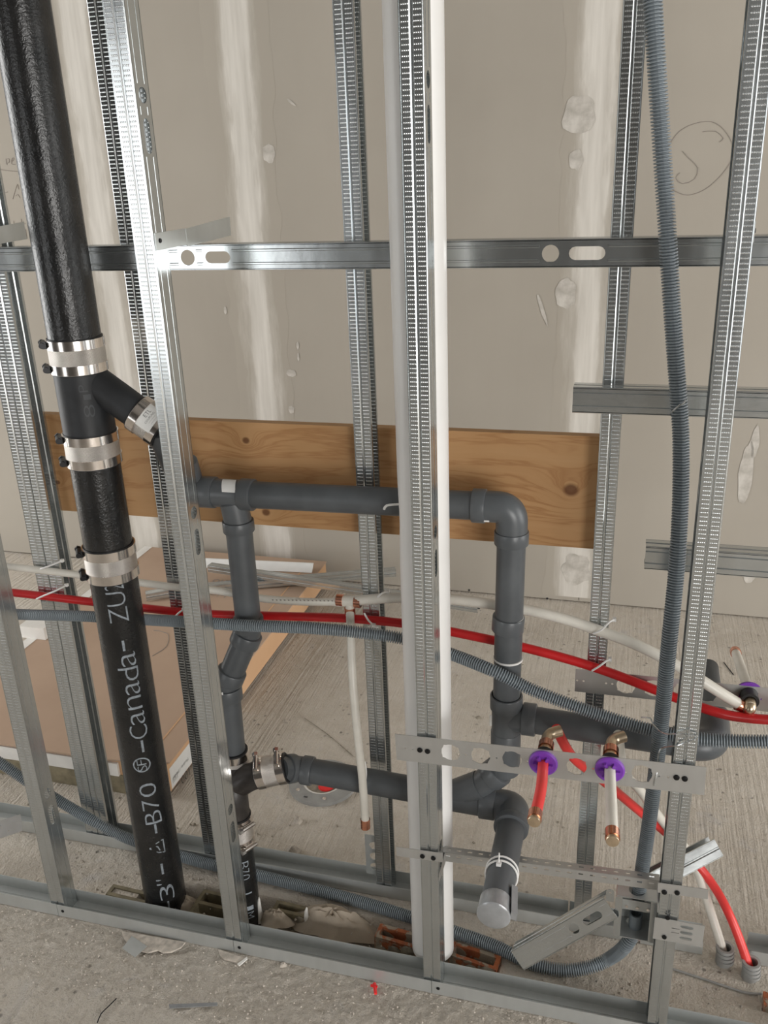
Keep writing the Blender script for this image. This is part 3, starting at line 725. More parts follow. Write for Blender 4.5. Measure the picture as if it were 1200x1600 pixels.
# link from the black wye's coupling to the tee
k0 = P(268, 712, .13); k1 = P(291, 758, .15)
MB().sweep(spline([w1 + bd * 0.045, k0, k1, hl + Vector((0.012, 0, 0))], .008), GR, 28).build('pipe', 'pvc_grey', g)
collar(g, P(283, 722, .14), P(291, 748, .15), FR)
MB().sweep([hl + Vector((.002, 0, 0)), Vector((tx + .03, GY, zt))], GR + 0.0015, 32).build('tee_body', 'pvc_grey_fitting', g)
collar(g, hl, hl + Vector((0.030, 0, 0))); c2 = Vector((P(377, 775).x, GY, zt)); collar(g, c2, c2 + Vector((0.025, 0, 0)))
MB().sweep([c2, Vector((P(748, 790).x, GY, zt + 0.006))], GR, 36).build('pipe', 'pvc_grey', g)
# tee branch, swept down
vx = P(372, 815).x; zb_ = P(372, 815).z
MB().sweep(fillet([Vector((tx - 0.012, GY, zt)), Vector((vx - 0.004, GY, zt - 0.02)), Vector((vx, GY, zb_))], 0.03), [GR - .002] * 3 + [GR + 0.001] * 8, 32).build('tee_branch', 'pvc_grey_fitting', g)
collar(g, (vx, GY, P(372, 812).z), (vx, GY, P(374, 830).z))
o1 = Vector((vx, GY, P(391, 985).z)); o2 = P(360, 1062); o2.y = 0.14; o3 = Vector((o2.x, 0.135, P(365, 1180, .135).z))
MB().sweep(fillet([Vector((vx, GY, zb_)), o1, o2, o3], 0.018), GR, 32).build('pipe', 'pvc_grey', g)
dv = (o2 - o1).normalized()
collar(g, o1 + Vector((0, 0, 0.028)), o1 + Vector((0, 0, .002))); collar(g, o1 + dv * 0.006, o1 + dv * 0.032); mid = (o1 + o2) / 2
collar(g, o2 - dv * 0.034, o2 - dv * 0.008); collar(g, o2 - Vector((0, 0, .004)), o2 - Vector((0, 0, .032)))
s1 = MB(); tl = Vector((P(352, 757).x, GY, zt))
for k in range(6):
    i = len(s1.v)
    for d, t in ((0, k), (0.026, k), (0.026, k + 1), (0, k + 1)):
        a = math.radians(25 + 65 * t / 6); s1.v.append(tl + Vector((d + 0.004 - 0.008 * (t / 6), -math.cos(a) * (GR + .0022), math.sin(a) * (GR + .0022))))
    s1.f.append((i, i + 1, i + 2, i + 3))
s1.build('sticker', 'paper', g)
# elbow at the right end and the long drop
dx = P(799, 850).x; ez = P(800, 838).z
MB().sweep(fillet([hr - Vector((0.012, 0, 0)), Vector((dx, GY, hr.z)), Vector((dx, GY, ez))], 0.052, 14), GR + 0.0022, 36).build('elbow', 'pvc_grey_fitting', g)
collar(g, Vector((P(738, 790).x, GY, hr.z)), Vector((P(760, 790).x, GY, hr.z)), FR); collar(g, (dx, GY, P(800, 829).z), (dx, GY, P(799, 850).z), FR)
d1 = Vector((dx - 0.004, GY, P(788, 1105).z))
MB().sweep([Vector((dx, GY, ez)), d1], GR, 36).build('pipe', 'pvc_grey', g)
collar(g, P(795, 962), P(793, 985), FR - .001); 
# lower tee with its branch to the right
t0z, t1z = P(790, 1085).z, P(785, 1182).z
MB().sweep([Vector((d1.x, GY, t0z)), Vector((d1.x, GY, t1z - 0.03))], GR + 0.0018, 36).build('tee_body', 'pvc_grey_fitting', g)
collar(g, (d1.x, GY, t0z), (d1.x, GY, t0z - 0.028), FR + .0005); collar(g, (d1.x, GY, P(785, 1140).z), (d1.x, GY, P(785, 1190).z), FR - .0015)
bz0 = P(828, 1124).z; be = P(1085, 1164)
MB().sweep([Vector((d1.x, GY, bz0)), Vector((P(832, 1124).x, GY, bz0))], GR + .001, 32).build('tee_branch', 'pvc_grey_fitting', g)
collar(g, (P(816, 1124).x, GY, bz0), (P(838, 1124).x, GY, bz0), FR + .0005)
sl = P(1060, 1160); MB().sweep([Vector((P(830, 1124).x, GY, bz0)), Vector((sl.x, GY, sl.z))], GR, 32).build('pipe', 'pvc_grey', g)
ee = P(1112, 1160); q = fillet([Vector((sl.x - .01, GY, sl.z)), Vector((ee.x + .006, GY, sl.z)), Vector((ee.x + .006, GY + 0.08, sl.z + 0.012))], 0.05, 12)
MB().sweep(q, GR + 0.003, 32).build('elbow', 'pvc_grey_fitting', g)
t_ = P(1112, 1022, 0.40); MB().sweep([q[-1] - Vector((0, .02, .003)), q[-1] + Vector((-.004, 0.125, 0.02))], GR - .003, 32).build('pipe', 'pvc_grey', g)
# offset down to the wye and the elbow that points at the viewer
y0 = P(788, 1195); y1 = P(745, 1245); lz = P(720, 1246).z
wyc = Vector((P(722, 1246).x, GY, lz))
MB().sweep(fillet([Vector((d1.x, GY, t1z)), Vector((d1.x, GY, P(786, 1196).z)), wyc], 0.02), GR, 32).build('pipe', 'pvc_grey', g)
dd = (wyc - Vector((d1.x, GY, P(786, 1196).z))).normalized(); cpt = Vector((d1.x, GY, P(786, 1196).z))
collar(g, cpt + dd * 0.014, cpt + dd * 0.040, FR)
rx = P(772, 1262).x
MB().sweep([Vector((P(690, 1246).x, GY, lz)), Vector((rx, GY, lz - 0.003))], GR + 0.003, 32).build('wye_body', 'pvc_grey_fitting', g)
MB().sweep([wyc - Vector((.03, 0, 0)), wyc + (-dd) * 0.05], [GR, GR + .0025], 32).build('wye_branch', 'pvc_grey_fitting', g)
collar(g, (P(750, 1258).x, GY, lz - .003), (P(775, 1260).x, GY, lz - .003), FR + .002)
ex_ = P(805, 1258).x; q = fillet([Vector((rx - .005, GY, lz - .003)), Vector((ex_, GY, lz - .003)), Vector((ex_, GY - 0.06, lz - .003))], 0.045, 12)
MB().sweep(q, GR + 0.0045, 36).build('elbow', 'pvc_grey_fitting', g)
collar(g, (ex_, GY - 0.045, lz - .003), (ex_, GY - 0.062, lz - .003), FR + .003)
tip = Vector((ex_, -0.105, lz - .003))
MB().sweep([Vector((ex_, GY - .05, lz - .003)), tip], GR + .001, 36).build('stub', 'pvc_grey', g)
MB().lathe(tip + Vector((0, .03, 0)), (0, -1, 0), [(0, GR + .0015), (0.002, GR + .0028), (0.020, GR + .0025), (0.032, GR + .0035), (0.034, GR + .001), (0.0345, 0.001)], 24).build('end_cap', 'tape_grey', g)
mm = MB(); mm.obox(tip + Vector((GR - .004, .05, .004)), (0.010, 0, -.004), (0.006, -0.05, -.006), (0.002, 0, .016)); mm.build('tape_flap', 'tape_grey', g)
# lower run to the left, towards the small cast iron riser
lx0 = P(462, 1197); MB().sweep([Vector((lx0.x, GY, lz + 0.012)), Vector((P(700, 1246).x, GY, lz))], GR + .0005, 32).build('pipe', 'pvc_grey', g)
la = Vector((lx0.x, GY, lz + .012)); lb = P(455, 1200, .14)
lb0 = P(436, 1203, .122); lb1 = la + Vector((.035, 0, -.002))
MB().sweep(spline([lb0, lb0.lerp(la, .6), la + Vector((.012, -.001, 0)), lb1], .006), GR + .001, 32).build('elbow', 'pvc_grey_fitting', g)
collar(g, la + Vector((.014, -.001, -.0005)), la + Vector((.036, 0, -.002)), FR); u_ = (la - lb0).normalized(); collar(g, lb0 + u_ * .018, lb0 + u_ * .040, FR)
for px, py in ((796, 966), (791, 1029)):        # white cement rings
    c = P(px, py); c.x = dx - .002; MB().lathe(c, (0, 0, 1), [(0, GR), (0, GR + .0014), (.0035, GR + .0014), (.0035, GR)], 32).build('white_ring', 'zip_white', g)
MB().obox(P(765, 1117, GY - GR - .003), (0.004, 0, 0), (0, -.0008, 0), (0, 0, -0.022)).build('sticker', 'paper', g)
MB().obox(P(743, 812, GY - GR + .004), (0.022, 0, 0), (0, .004, 0), (0, 0, -0.003)).build('cement_drip', 'zip_white', g)
MB().obox(P(345, 1082, .112), (0.004, 0, 0), (0, .001, 0), (0, 0, -0.02)).build('sticker', 'paper', g)

# ================================================================== SMALL CAST IRON RISER
CX, CY, CR = -0.703, 0.100, 0.026
cr = thing('cast_iron_riser', (CX, CY, -0.03), 'small dark cast iron riser with a side branch, rising out of the floor', 'drain pipe')
def cz(py): return PY(385, py, CY).z
MB().sweep([(CX, CY, -0.03), (CX, CY, cz(1290))], CR, 32).build('lower_pipe', 'cast_iron', cr)
topj = Vector((o3.x, o3.y, o3.z)); q = fillet([Vector((CX, CY, cz(1300))), Vector((CX, CY, cz(1240))), topj - Vector((0, 0, .02)), topj], 0.05)
MB().sweep(q, CR + .001, 32).build('tee_body', 'cast_iron_brown', cr)
br0 = Vector((CX - .002, CY + .01, cz(1232))); br1 = PY(410, 1207, .12); MB().sweep(fillet([br0, (br0 + br1) / 2 - Vector((0, 0, .008)), br1], .02), [CR + .008] * 3 + [CR + .002] * 30, 32) if False else None
MB().sweep([br0 - Vector((.01, 0, .012)), br0.lerp(br1, .5), br1], [CR + .004, CR + .001, CR], 32).build('tee_branch', 'cast_iron_brown', cr)
coupling(cr, Vector((CX, CY, cz(1318))), Vector((CX, CY, cz(1275))), CR + .001, Vector((1, -.55, 0)))
coupling(cr, br1 - (P(440, 1200, .13) - br1).normalized() * .01, P(447, 1199, .132), CR + .001, Vector((0.1, -.35, .9)))
coupling(cr, topj - Vector((0, 0, .045)), topj + Vector((0, 0, .012)), CR + .0008, Vector((.2, 1, 0)), screws=False)
ca = math.atan2(CAM.y - CY, CAM.x - CX)
for ch, b_, t_ in (('D', 1322, 1310), ('B', 1345, 1335), ('7', 1352, 1346), ('0', 1362, 1354), ('L', 1392, 1382), ('1', 1408, 1402), ('M', 1420, 1411)):
    pipe_char(ch, b_, t_, .020, .1, cr, CX, CY, CR, cz, False, ca)

# ================================================================== FLEXIBLE CONDUITS
def cond(label, path, r, m='conduit_grey', pitch=0.0043):
    o = conduit(path, r, pitch).build('corrugated_conduit', m, base=path[0]); return tag(o, label, 'conduit')
cond('grey corrugated conduit looping across the middle from left to right',
     [PY(-400, 945, .170), PY(-60, 955, .170), PY(30, 960, .165), PY(110, 962, .165), PY(190, 966, .168), PY(260, 970, .140), PY(330, 974, .120), PY(400, 978, .118), PY(480, 981, .122), PY(560, 988, .132), PY(640, 1000, .145), PY(705, 1022, .142), PY(770, 1048, .120), PY(830, 1077, .118), PY(900, 1104, .116), PY(960, 1124, .114), PY(1030, 1144, .108), PY(1090, 1154, .10), PY(1150, 1158, .10), PY(1260, 1160, .10), PY(1500, 1170, .10), PY(1900, 1200, .10)], 0.0112)
cond('grey corrugated riser hanging down into the electrical box',
     [PY(1010, -330, .13), PY(1014, -150, .13), PY(1020, 0, .125), PY(1029, 150, .12), PY(1040, 320, .118), PY(1050, 480, .117), PY(1060, 620, .115), PY(1064, 690, .11), PY(1063, 790, .10), PY(1057, 890, .085), PY(1046, 1000, .07), PY(1031, 1150, .078), PY(1015, 1280, .085), PY(1003, 1360, .088), PY(997, 1404, .088)], 0.0122)
cond('grey corrugated conduit lying along the floor between the tracks',
     [PY(-200, 1085, .17), PY(-60, 1160, .18), PY(0, 1192, .185), PY(45, 1222, .188), PY(110, 1262, .188), PY(150, 1285, .186), PZ(200, 1310, .045), PZ(300, 1343, .022), PZ(400, 1367, .015), PZ(500, 1392, .013), PZ(600, 1420, .013), PZ(710, 1456, .013), PZ(770, 1477, .013), PZ(830, 1505, .013), PZ(880, 1516, .014), PZ(925, 1510, .022), PZ(955, 1496, .04), PY(975, 1480, .085), PY(988, 1462, .085)], 0.0125)

# ================================================================== PEX WATER PIPES
def pex(name, label, path, r, m, cat='water pipe', parts=None):
    t = thing(name, path[0], label, cat); sp_ = spline(path, .012); r = r if isinstance(r, (int, float)) else [r(p) for p in sp_]; MB().sweep(sp_, r, 16).build('pipe', m, t); return t
RYp = YR - 0.0105
pex('red_water_pipe', 'long dark red plastic water pipe tied along the rear studs',
    [PY(-400, 900, RYp), PY(-60, 920, RYp), PY(20, 926, RYp), PY(140, 940, RYp), PY(270, 955, RYp - .003), PY(340, 960, RYp), PY(450, 963, RYp), PY(540, 966, RYp), PY(630, 974, RYp), PY(710, 988, RYp), PY(820, 1012, RYp), PY(930, 1043, RYp), PY(1050, 1088, RYp - .01), PY(1110, 1110, RYp - .03), PY(1160, 1121, RYp - .03), PY(1260, 1128, RYp - .02), PY(1500, 1140, RYp - .01), PY(1900, 1170, RYp - .01)], 0.0084, 'pex_red')
wt = pex('white_water_pipe', 'long white plastic water pipe with a branching tee along the rear studs',
    [PY(-400, 850, RYp), PY(-60, 876, RYp), PY(20, 886, RYp), PY(140, 900, RYp), PY(270, 917, RYp), PY(340, 923, RYp), PY(400, 934, RYp), PY(470, 940, RYp), PY(530, 940, RYp), PY(620, 934, RYp), PY(700, 936, RYp), PY(800, 949, RYp), PY(870, 964, RYp), PY(935, 985, RYp), PY(1000, 1010, RYp - .01), PY(1070, 1047, RYp - .02), PY(1130, 1085, RYp - .02), PY(1168, 1108, RYp - .01)], lambda p: 0.0074 if p.x < -.50 else 0.0094, 'pex_white')
tc = PY(546, 939, RYp)
MB().sweep([tc - Vector((.022, 0, 0)), tc + Vector((.022, 0, 0))], .0095, 16).build('tee_fitting', 'pex_white', wt)
for d in (-.020, .014):
    MB().tube(tc + Vector((d - .004, 0, 0)), tc + Vector((d + .008, 0, 0)), .0112, .007, 20).build('crimp_ring', 'copper', wt)
MB().sweep([tc, tc - Vector((0, 0, .03))], .0085, 16).build('tee_branch', 'pex_white', wt); 
MB().tube(tc - Vector((0, 0, .014)), tc - Vector((0, 0, .026)), .0102, .007, 20).build('crimp_ring', 'copper', wt)
dp = [tc - Vector((0, 0, .016)), PY(548, 985, .175), PY(551, 1060, .14), PY(558, 1140, .118), PY(566, 1215, .110), PY(571, 1285, .110)]
MB().sweep(spline(dp, .012), .0078, 16).build('drop_pipe', 'pex_white', wt)
e = PY(571, 1291, .110); MB().tube(dp[-1] + Vector((0, 0, .008)), e - Vector((0, 0, .003)), .0094, .006, 18).build('crimp_ring', 'copper', wt)
for k in range(16):     # faint printed legend along the pipe
    p = PY(425 + k * 6.2, 939 + (k - 8) * .1, RYp - .0076); MB().obox(p, (.003, 0, 0), (0, .0004, 0), (0, 0, .002)).build('print', 'pencil', wt)
# supply tails to the front bracket and the floor sleeves
bp0, bp1, bp2, bp3 = PY(619, 1147, -.003), PY(1106, 1199, -.003), PY(1100, 1239, -.003), PY(620, 1187, -.003)
rc, wc = PY(849, 1191, -.003), PY(953, 1201, -.003)
r1, w1f = PZ(1172, 1517, .015), PZ(1131, 1494, .015)
pex('red_water_pipe', 'red plastic supply pipe rising from a floor sleeve to the bracket elbow', [r1 - Vector((0, 0, .03)), r1, PY(1140, 1430, .21), PY(1105, 1370, .262), PY(1050, 1310, .272), PY(1000, 1268, .23), PY(940, 1218, .16), PY(895, 1183, .11), rc + Vector((.012, .085, .008))], .0085, 'pex_red_bright')
pex('white_water_pipe', 'white plastic supply pipe rising from a floor sleeve to the bracket elbow', [w1f - Vector((0, 0, .03)), w1f, PY(1112, 1430, .225), PY(1080, 1340, .275), PY(1035, 1283, .25), PY(1000, 1235, .18), PY(975, 1205, .13), wc + Vector((.01, .085, .006))], .0085, 'pex_white')
def sleeve(label, c):
    t = thing('floor_sleeve', c - Vector((0, 0, .015)), label, 'pipe sleeve', 'corrugated sleeves in the floor'); mb = MB()
    for k in range(4): mb.tube(c + Vector((0.001 * k, 0, .018 - k * .009)), c + Vector((0.001 * k, 0, .024 - k * .009)), .0165, .0115, 20)
    mb.tube(c - Vector((0, 0, .03)), c + Vector((0, 0, .023)), .0145, .0118, 20); mb.build('ring_wall', 'conduit_pale', t)
sleeve('grey corrugated sleeve around the foot of the red supply pipe', r1); sleeve('grey corrugated sleeve around the foot of the white supply pipe', w1f)
# ================================================================== FRONT BRACKET WITH GROMMETS
ex_b = (bp1 - bp0); LB = ex_b.length; fm = frame(bp3, ex_b, bp0 - bp3); HB = (bp0 - bp3).length
inv = fm.inverted()
def loc2(px, py): v = inv @ PY(px, py, -.003); return v.x, v.y
holes = []
for px, py, r in ((704, 1176, .0155), (751, 1180, .0155), (800, 1187, .0155), (849, 1191, .016), (901, 1196, .0155), (953, 1201, .016), (1003, 1208, .0155)):
    x, y = loc2(px, py); holes.append(knock(x, HB * .52, r))
for px, py in ((634, 1170), (645, 1171), (728, 1180), (776, 1184), (824, 1189), (927, 1199), (978, 1205), (1030, 1212), (1044, 1214)):
    x, y = loc2(px, py); holes.append(circ(x, HB * .5, .0016, 8))
me = curve_mesh([rect(0, 0, LB, HB)] + holes, .0012)
br = thing('perforated_bracket', bp3, 'flat perforated steel bracket across the front studs holding two purple grommets', 'bracket')
MB().add_mesh(me, fm).build('plate', 'bracket_steel', br)
for px, py in ((656, 1172), (668, 1174), (1057, 1215), (1070, 1217)):
    p = PY(px, py, -.0042); MB().lathe(p, (0, -1, 0), [(0, .0048), (.0016, .0042), (.0022, .002)], 14).build('screw', 'black_screw', br)
def grommet(label, c, stub_m, stub_label, stub_cat, tip_px, d=-1):
    t = thing('pipe_grommet', c, label, 'grommet', 'purple pipe grommets'); d = Vector((0, d, 0)); c = Vector(c)
    MB().lathe(c + d * .0005, d, [(0, .0105), (0, .0225), (.003, .0228), (.005, .0205), (.005, .0105)], 32).build('flange_ring', 'purple', t)
    m = MB()
    for k in range(6):
        a = k * math.pi / 3; u = Vector((math.cos(a), 0, math.sin(a))); w = Vector((-math.sin(a), 0, math.cos(a)))
        m.obox(c + d * .005 + u * .0095 - w * .0022, u * .006, w * .0044, d * .006)
    m.build('grip_finger', 'purple', t)
    MB().tube(c - d * .001, c - d * .022, .0145, .0098, 24).build('back_nut', 'black_rubber', t)
    return t
grommet('purple grommet around the red stub pipe', rc, None, None, None, None); grommet('purple grommet around the white stub pipe', wc, None, None, None, None)
def stub(name, label, c, tip, m, seg=(0, 0, 0), cap=True):
    t = thing(name, c, label, 'stub pipe'); c = Vector(c); tip = Vector(tip); d = (tip - c).normalized()
    MB().sweep(spline([c + Vector((0, .045, 0)), c, c.lerp(tip, .5) + Vector(seg), tip], .01), .0085, 18).build('pipe', m, t)
    MB().tube(tip - d * .016, tip + d * .001, .0104, .0084, 20).build('crimp_ring', 'copper', t)
    MB().lathe(tip - d * .004, d, [(0, .0082), (.010, .0094), (.011, .0088), (.0112, .001)], 18).build('end_plug', 'brass', t)
    f = c + Vector((0, .07, .004))
    MB().sweep(fillet([c + Vector((0, .030, 0)), f, f + Vector((.02, .012, .002))], .012), .0095, 16).build('brass_elbow', 'brass', t)
    MB().tube(c + Vector((0, .035, 0)), c + Vector((0, .05, 0)), .0125, .009, 18).build('crimp_ring', 'copper', t)
    return t
stub('stub_pipe', 'short bright red capped stub pipe poking out of the bracket', rc, PY(835, 1280, -.150), 'pex_red_bright', (0.003, 0, .002))
stub('stub_pipe', 'short white capped stub pipe poking out of the bracket', wc, PY(957, 1310, -.165), 'pex_white')
# slotted channel lower down
s0, s1, s2, s3 = PY(620, 1325, -.003), PY(1108, 1392, -.003), PY(1106, 1404, -.003), PY(620, 1337, -.003)
sb = thing('slotted_channel', s3, 'thin slotted steel channel across the front studs above the box', 'bracket')
exs = (s1 - s0); LS = exs.length; fs = frame(s3, exs, Vector((0, 0, 1))); HS = (s0 - s3).length * 1.15
m0, m1 = (inv @ PY(690, 1340, -.003)).x / LB * LB, 0
xa, xb = (PY(692, 1340, -.003) - s3).dot(exs.normalized()), (PY(1028, 1384, -.003) - s3).dot(exs.normalized())
n_ = int((xb - xa) / .0195)
hs = [rect(xa + .006 + k * .0195, HS * .40, xa + .014 + k * .0195, HS * .62) for k in range(n_)]
for xs0, xs1 in ((0, xa), (xb, LS)): MB().add_mesh(curve_mesh([rect(xs0, 0, xs1, HS)], .0011), fs).build('end_tab', 'bracket_steel', sb)
cy0 = .047; ma, mb_ = PY(692, 1345, cy0), PY(1030, 1391, cy0); exm = mb_ - ma; xa, xb = 0.0, exm.length; n_ = int((xb - xa) / .0195); HS *= 1.0
fs = frame(ma, exm, Vector((0, 0, 1))); exs = exm
hs = [rect(xa + .006 + k * .0195, HS * .55, xa + .014 + k * .0195, HS * .72) for k in range(n_)]
MB().add_mesh(curve_mesh([rect(0, 0, xb, HS)] + hs, .0011), fs).build('front_face', 'bracket_steel', sb)
for p_, x_ in ((ma, XS[2] + SF + .002), (mb_, XS[3] - .002)):
    e_ = exm.normalized(); MB().obox((x_, -.003, p_.z), (.0011, 0, 0), (0, cy0 + .003, 0), (0, 0, HS)).build('jog', 'bracket_steel', sb)
ft = frame(fs @ Vector((xa, HS, 0)), exs, Vector((0, 1, 0)))
ht = [rect(.006 + k * .0195, .006, .014 + k * .0195, .010) for k in range(n_)]
MB().add_mesh(curve_mesh([rect(0, 0, xb - xa, .015)] + ht, .0011), ft).build('top_face', 'bracket_steel', sb)
for px, py in ((660, 1338), (677, 1341), (1038, 1394), (1058, 1395)):
    p = PY(px, py, -.0042); MB().lathe(p, (0, -1, 0), [(0, .0045), (.0016, .004), (.0022, .002)], 14).build('screw', 'black_screw', sb)
# rear bracket with the white stub for the other side
q0, q1, q2, q3 = PY(898, 1045, .204), PY(1200, 1075, .204), PY(1200, 1112, .204), PY(898, 1080, .204)
rb = thing('perforated_bracket', q3, 'flat perforated steel bracket across the rear studs at the right', 'bracket')
ex_r = Vector((1, 0, (q1.z - q0.z) / (q1.x - q0.x))); fr_ = frame(q3, ex_r, (0, 0, 1)); HR = (q0 - q3).length; ir = fr_.inverted()
def lr(px, py): return (ir @ PY(px, py, .204)).x
hr_ = [knock(lr(a, b), HR * .5, .016) for a, b in ((978, 1072), (1022, 1068), (1068, 1072), (1105, 1080), (1170, 1088))] + [circ(lr(a, b), HR * .5, .002, 8) for a, b in ((902, 1062), (912, 1063), (947, 1067), (957, 1068), (1000, 1070), (1048, 1076), (1190, 1090))]
MB().add_mesh(curve_mesh([rect(0, 0, .53, HR)] + hr_, .0012), fr_).build('plate', 'bracket_steel', rb)
gc = PY(1170, 1085, .204)
gt = grommet('dark purple grommet on the rear bracket at the right', gc, None, None, None, None, 1)
t = thing('stub_pipe', gc, 'thin white capped stub pipe pointing away behind the rear bracket', 'stub pipe')
tp = PY(1149, 1018, .42); MB().sweep([gc - Vector((0, .03, .004)), gc + Vector((0, .03, 0)), tp], .0085, 16).build('pipe', 'pex_white', t)
dd2 = (tp - gc).normalized(); MB().lathe(tp - dd2 * .012, dd2, [(0, .0102), (.014, .0102), (.0145, .001)], 18).build('crimp_ring', 'copper', t)
MB().sweep(fillet([gc - Vector((0, .012, 0)), gc - Vector((0, .035, .008)), PY(1165, 1106, RYp - .01)], .01), .010, 16).build('brass_elbow', 'brass', t)
p = PY(1160, 1103, RYp - .012); MB().tube(p - Vector((.008, 0, -.004)), p + Vector((.004, 0, -.002)), .0125, .010, 18).build('crimp_ring', 'copper', t)
# perforated plates lower down
def small_plate(label, c, ex, ey, w, h, hl, m='bracket_steel', name='perforated_plate'):
    o = MB().add_mesh(curve_mesh([rect(0, 0, w, h)] + hl, .0012), frame(c, ex, ey)).build(name, m, base=c); return tag(o, label, 'steel plate')
small_plate('small perforated plate standing beside the rear middle stud', PZ(573, 1364, .032) , (1, 0, 0), (0, 0, 1), .028, .105, [knock(.018, .022 + .028 * k, .009, 14) for k in range(3)], 'galv_dull')
c = PZ(-42, 1338, .21); small_plate('cut sheet steel bracket jutting in at the left edge', PY(-60, 1330, .06), (1, .75, .10), (-.5, 1, .4), .13, .045, [circ(.07, .012, .002, 8), circ(.10, .012, .002, 8), circ(.085, .032, .002, 8), circ(.11, .032, .002, 8)])

# ================================================================== ELECTRICAL BOX
a, b = PY(964, 1398, .066), PY(1026, 1472, .066); bxo = thing('electrical_box', (a.x, .05, b.z), 'open steel electrical box screwed beside the right front stud', 'electrical box')
x0, x1, z0, z1, yf, yk = a.x, PY(1026, 1430, .05).x, b.z, a.z, .064, .112; tk = .0015
MB().add_mesh(curve_mesh([rect(0, 0, x1 - x0, z1 - z0), circ((x1 - x0) * .45, (z1 - z0) * .78, .004, 10)], tk), frame((x0, yk, z0), (1, 0, 0), (0, 0, 1))).build('back_plate', 'galv_dull', bxo)
MB().add_mesh(curve_mesh([rect(0, 0, x1 - x0, yk - yf), circ((x1 - x0) / 2, .020, .014, 20)], tk), frame((x0, yf, z1), (1, 0, 0), (0, 1, 0))).build('top_plate', 'galv_dull', bxo)
MB().add_mesh(curve_mesh([rect(0, 0, x1 - x0, yk - yf), circ((x1 - x0) * .45, .038, .010, 16)], tk), frame((x0, yf, z0), (1, 0, 0), (0, 1, 0))).build('bottom_plate', 'galv_dull', bxo)
for x in (x0, x1): MB().box((x - tk / 2, yf, z0), (x + tk / 2, yk, z1)).build('side_plate', 'galv', bxo)
for xl in (x0 - .002, x1 - .010): MB().box((xl, yf - .002, z0), (xl + .012, yf, z1)).build('front_lip', 'galv', bxo)
m = MB(); m.box((x0 + .008, yf + .008, z0 + (z1 - z0) * .62), (x1 - .010, yf + .010, z0 + (z1 - z0) * .86)); m.build('clamp_plate', 'galv_dull', bxo)
for k in range(3): MB().lathe((x0 + .018 + k * .018, yf + .008, z0 + (z1 - z0) * .70), (0, -1, 0), [(0, .0032), (.0015, .0028)], 10).build('screw', 'stainless', bxo)
MB().tube(((x0 + x1) / 2 + .002, yf + .030, z0 - .002), ((x0 + x1) / 2 + .002, yf + .026, z0 + .035), .0115, .009, 20).build('connector', 'conduit_grey', bxo)
m = MB(); m.obox(PY(986, 1472, .09), (.016, 0, 0), (0, .008, 0), (0, 0, .006)); m.obox(PY(990, 1476, .085), (.006, 0, 0), (0, .006, 0), (0, 0, .010)); m.build('cable_clamp', 'stainless', bxo)
m = MB(); tabc = PY(954, 1400, .064); m.add_mesh(curve_mesh([[(0, 0), (.014, 0)] + [(.014 - .014 * k / 8 * 0 + 0, .014 + 0)][:0] + [(.007 + .007 * math.cos(math.pi * k / 8), .020 + .007 * math.sin(math.pi * k / 8)) for k in range(9)], circ(.007, .019, .0025, 8)], .0014), frame(tabc - Vector((0.008, 0, .012)), (1, 0, 0), (0, 0, 1))); m.build('ear', 'galv', bxo)
# slotted strap over the stud face
p0, p1 = PY(1018, 1432, -.003), PY(1080, 1475, -.003)
W2, H2 = .078, .046; f2 = frame(PY(1020, 1466, -.003), (1, 0, 0.0), (0, 0, 1))
hh = [slot(.051, .012 + .012 * k, .020, .0065) for k in range(3)] + [rect(.028, .020 + .009 * k, .040, .0215 + .009 * k) for k in range(2)]
MB().add_mesh(curve_mesh([rect(0, 0, W2, H2)] + hh, .0012), f2).build('mounting_strap', 'bracket_steel', bxo)
for px, py in ((1043, 1434), (1038, 1464)): MB().lathe(PY(px, py, -.0042), (0, -1, 0), [(0, .004), (.0018, .0036)], 12).build('screw', 'black_screw', bxo)
# leaning stud offcuts
def offcut(label, a, b, roll, holes=(), w=.032, d=.041, group='stud offcuts'):
    a, b = Vector(a), Vector(b); ez = (b - a).normalized(); L = (b - a).length
    t = thing('stud_offcut', a, label, 'stud offcut', group)
    ref = Vector((0, 0, 1)); u = (ref - ez * ref.dot(ez)).normalized(); v = ez.cross(u)
    ex = u * math.cos(roll) + v * math.sin(roll); ey = ez.cross(ex)
    hl = []
    for q in holes: hl += [circ(d / 2, L * q, .0095), slot(d / 2, L * q + .042, .040, .014, vertical=True)]
    wb, ff, rf = c_section(None, a - ex * w / 2 - ey * d / 2, ex, ey, ez, L, w, d, True, hl)
    wb.build('web', 'galv', t); ff.build('flange', 'galv', t); rf.build('flange', 'galv', t); return t
offcut('shiny stud offcut slanting from the front track up to the electrical box', PY(812, 1494, .060), PY(957, 1412, .075), math.radians(68), (.62,))
offcut('stud offcut slanting away behind the right front stud', PY(1000, 1384, .145), PY(1118, 1322, .215), math.radians(143))
# loose studs and sticks on the floor at the back
offcut('long loose stud lying across the cardboard box toward the wall', PZ(328, 886, .146), PZ(748, 949, .146), 0.0, (), .024, .030)
offcut('loose stud lying crosswise under the other one near the wall', PZ(322, 918, .1205), PZ(618, 893, .1205) , 0.0, (), .024, .030)
offcut('short loose stud lying on the box beside a white block', PZ(228, 931, .1205), PZ(305, 918, .1205), 0.0, (), .024, .030)

# ================================================================== FLOOR ITEMS
def rag(name, label, cat, pts, th, m, group=None):      # a flat fragment with an irregular outline
    base = sum(pts, Vector()) / len(pts); mb = MB(); n = len(pts); mb.v = pts + [p + Vector((0, 0, th)) for p in pts]
    mb.f = [tuple(reversed(range(n))), tuple(range(n, 2 * n))] + [(k, (k + 1) % n, n + (k + 1) % n, n + k) for k in range(n)]
    return tag(mb.build(name, m, base=base), label, cat, group)
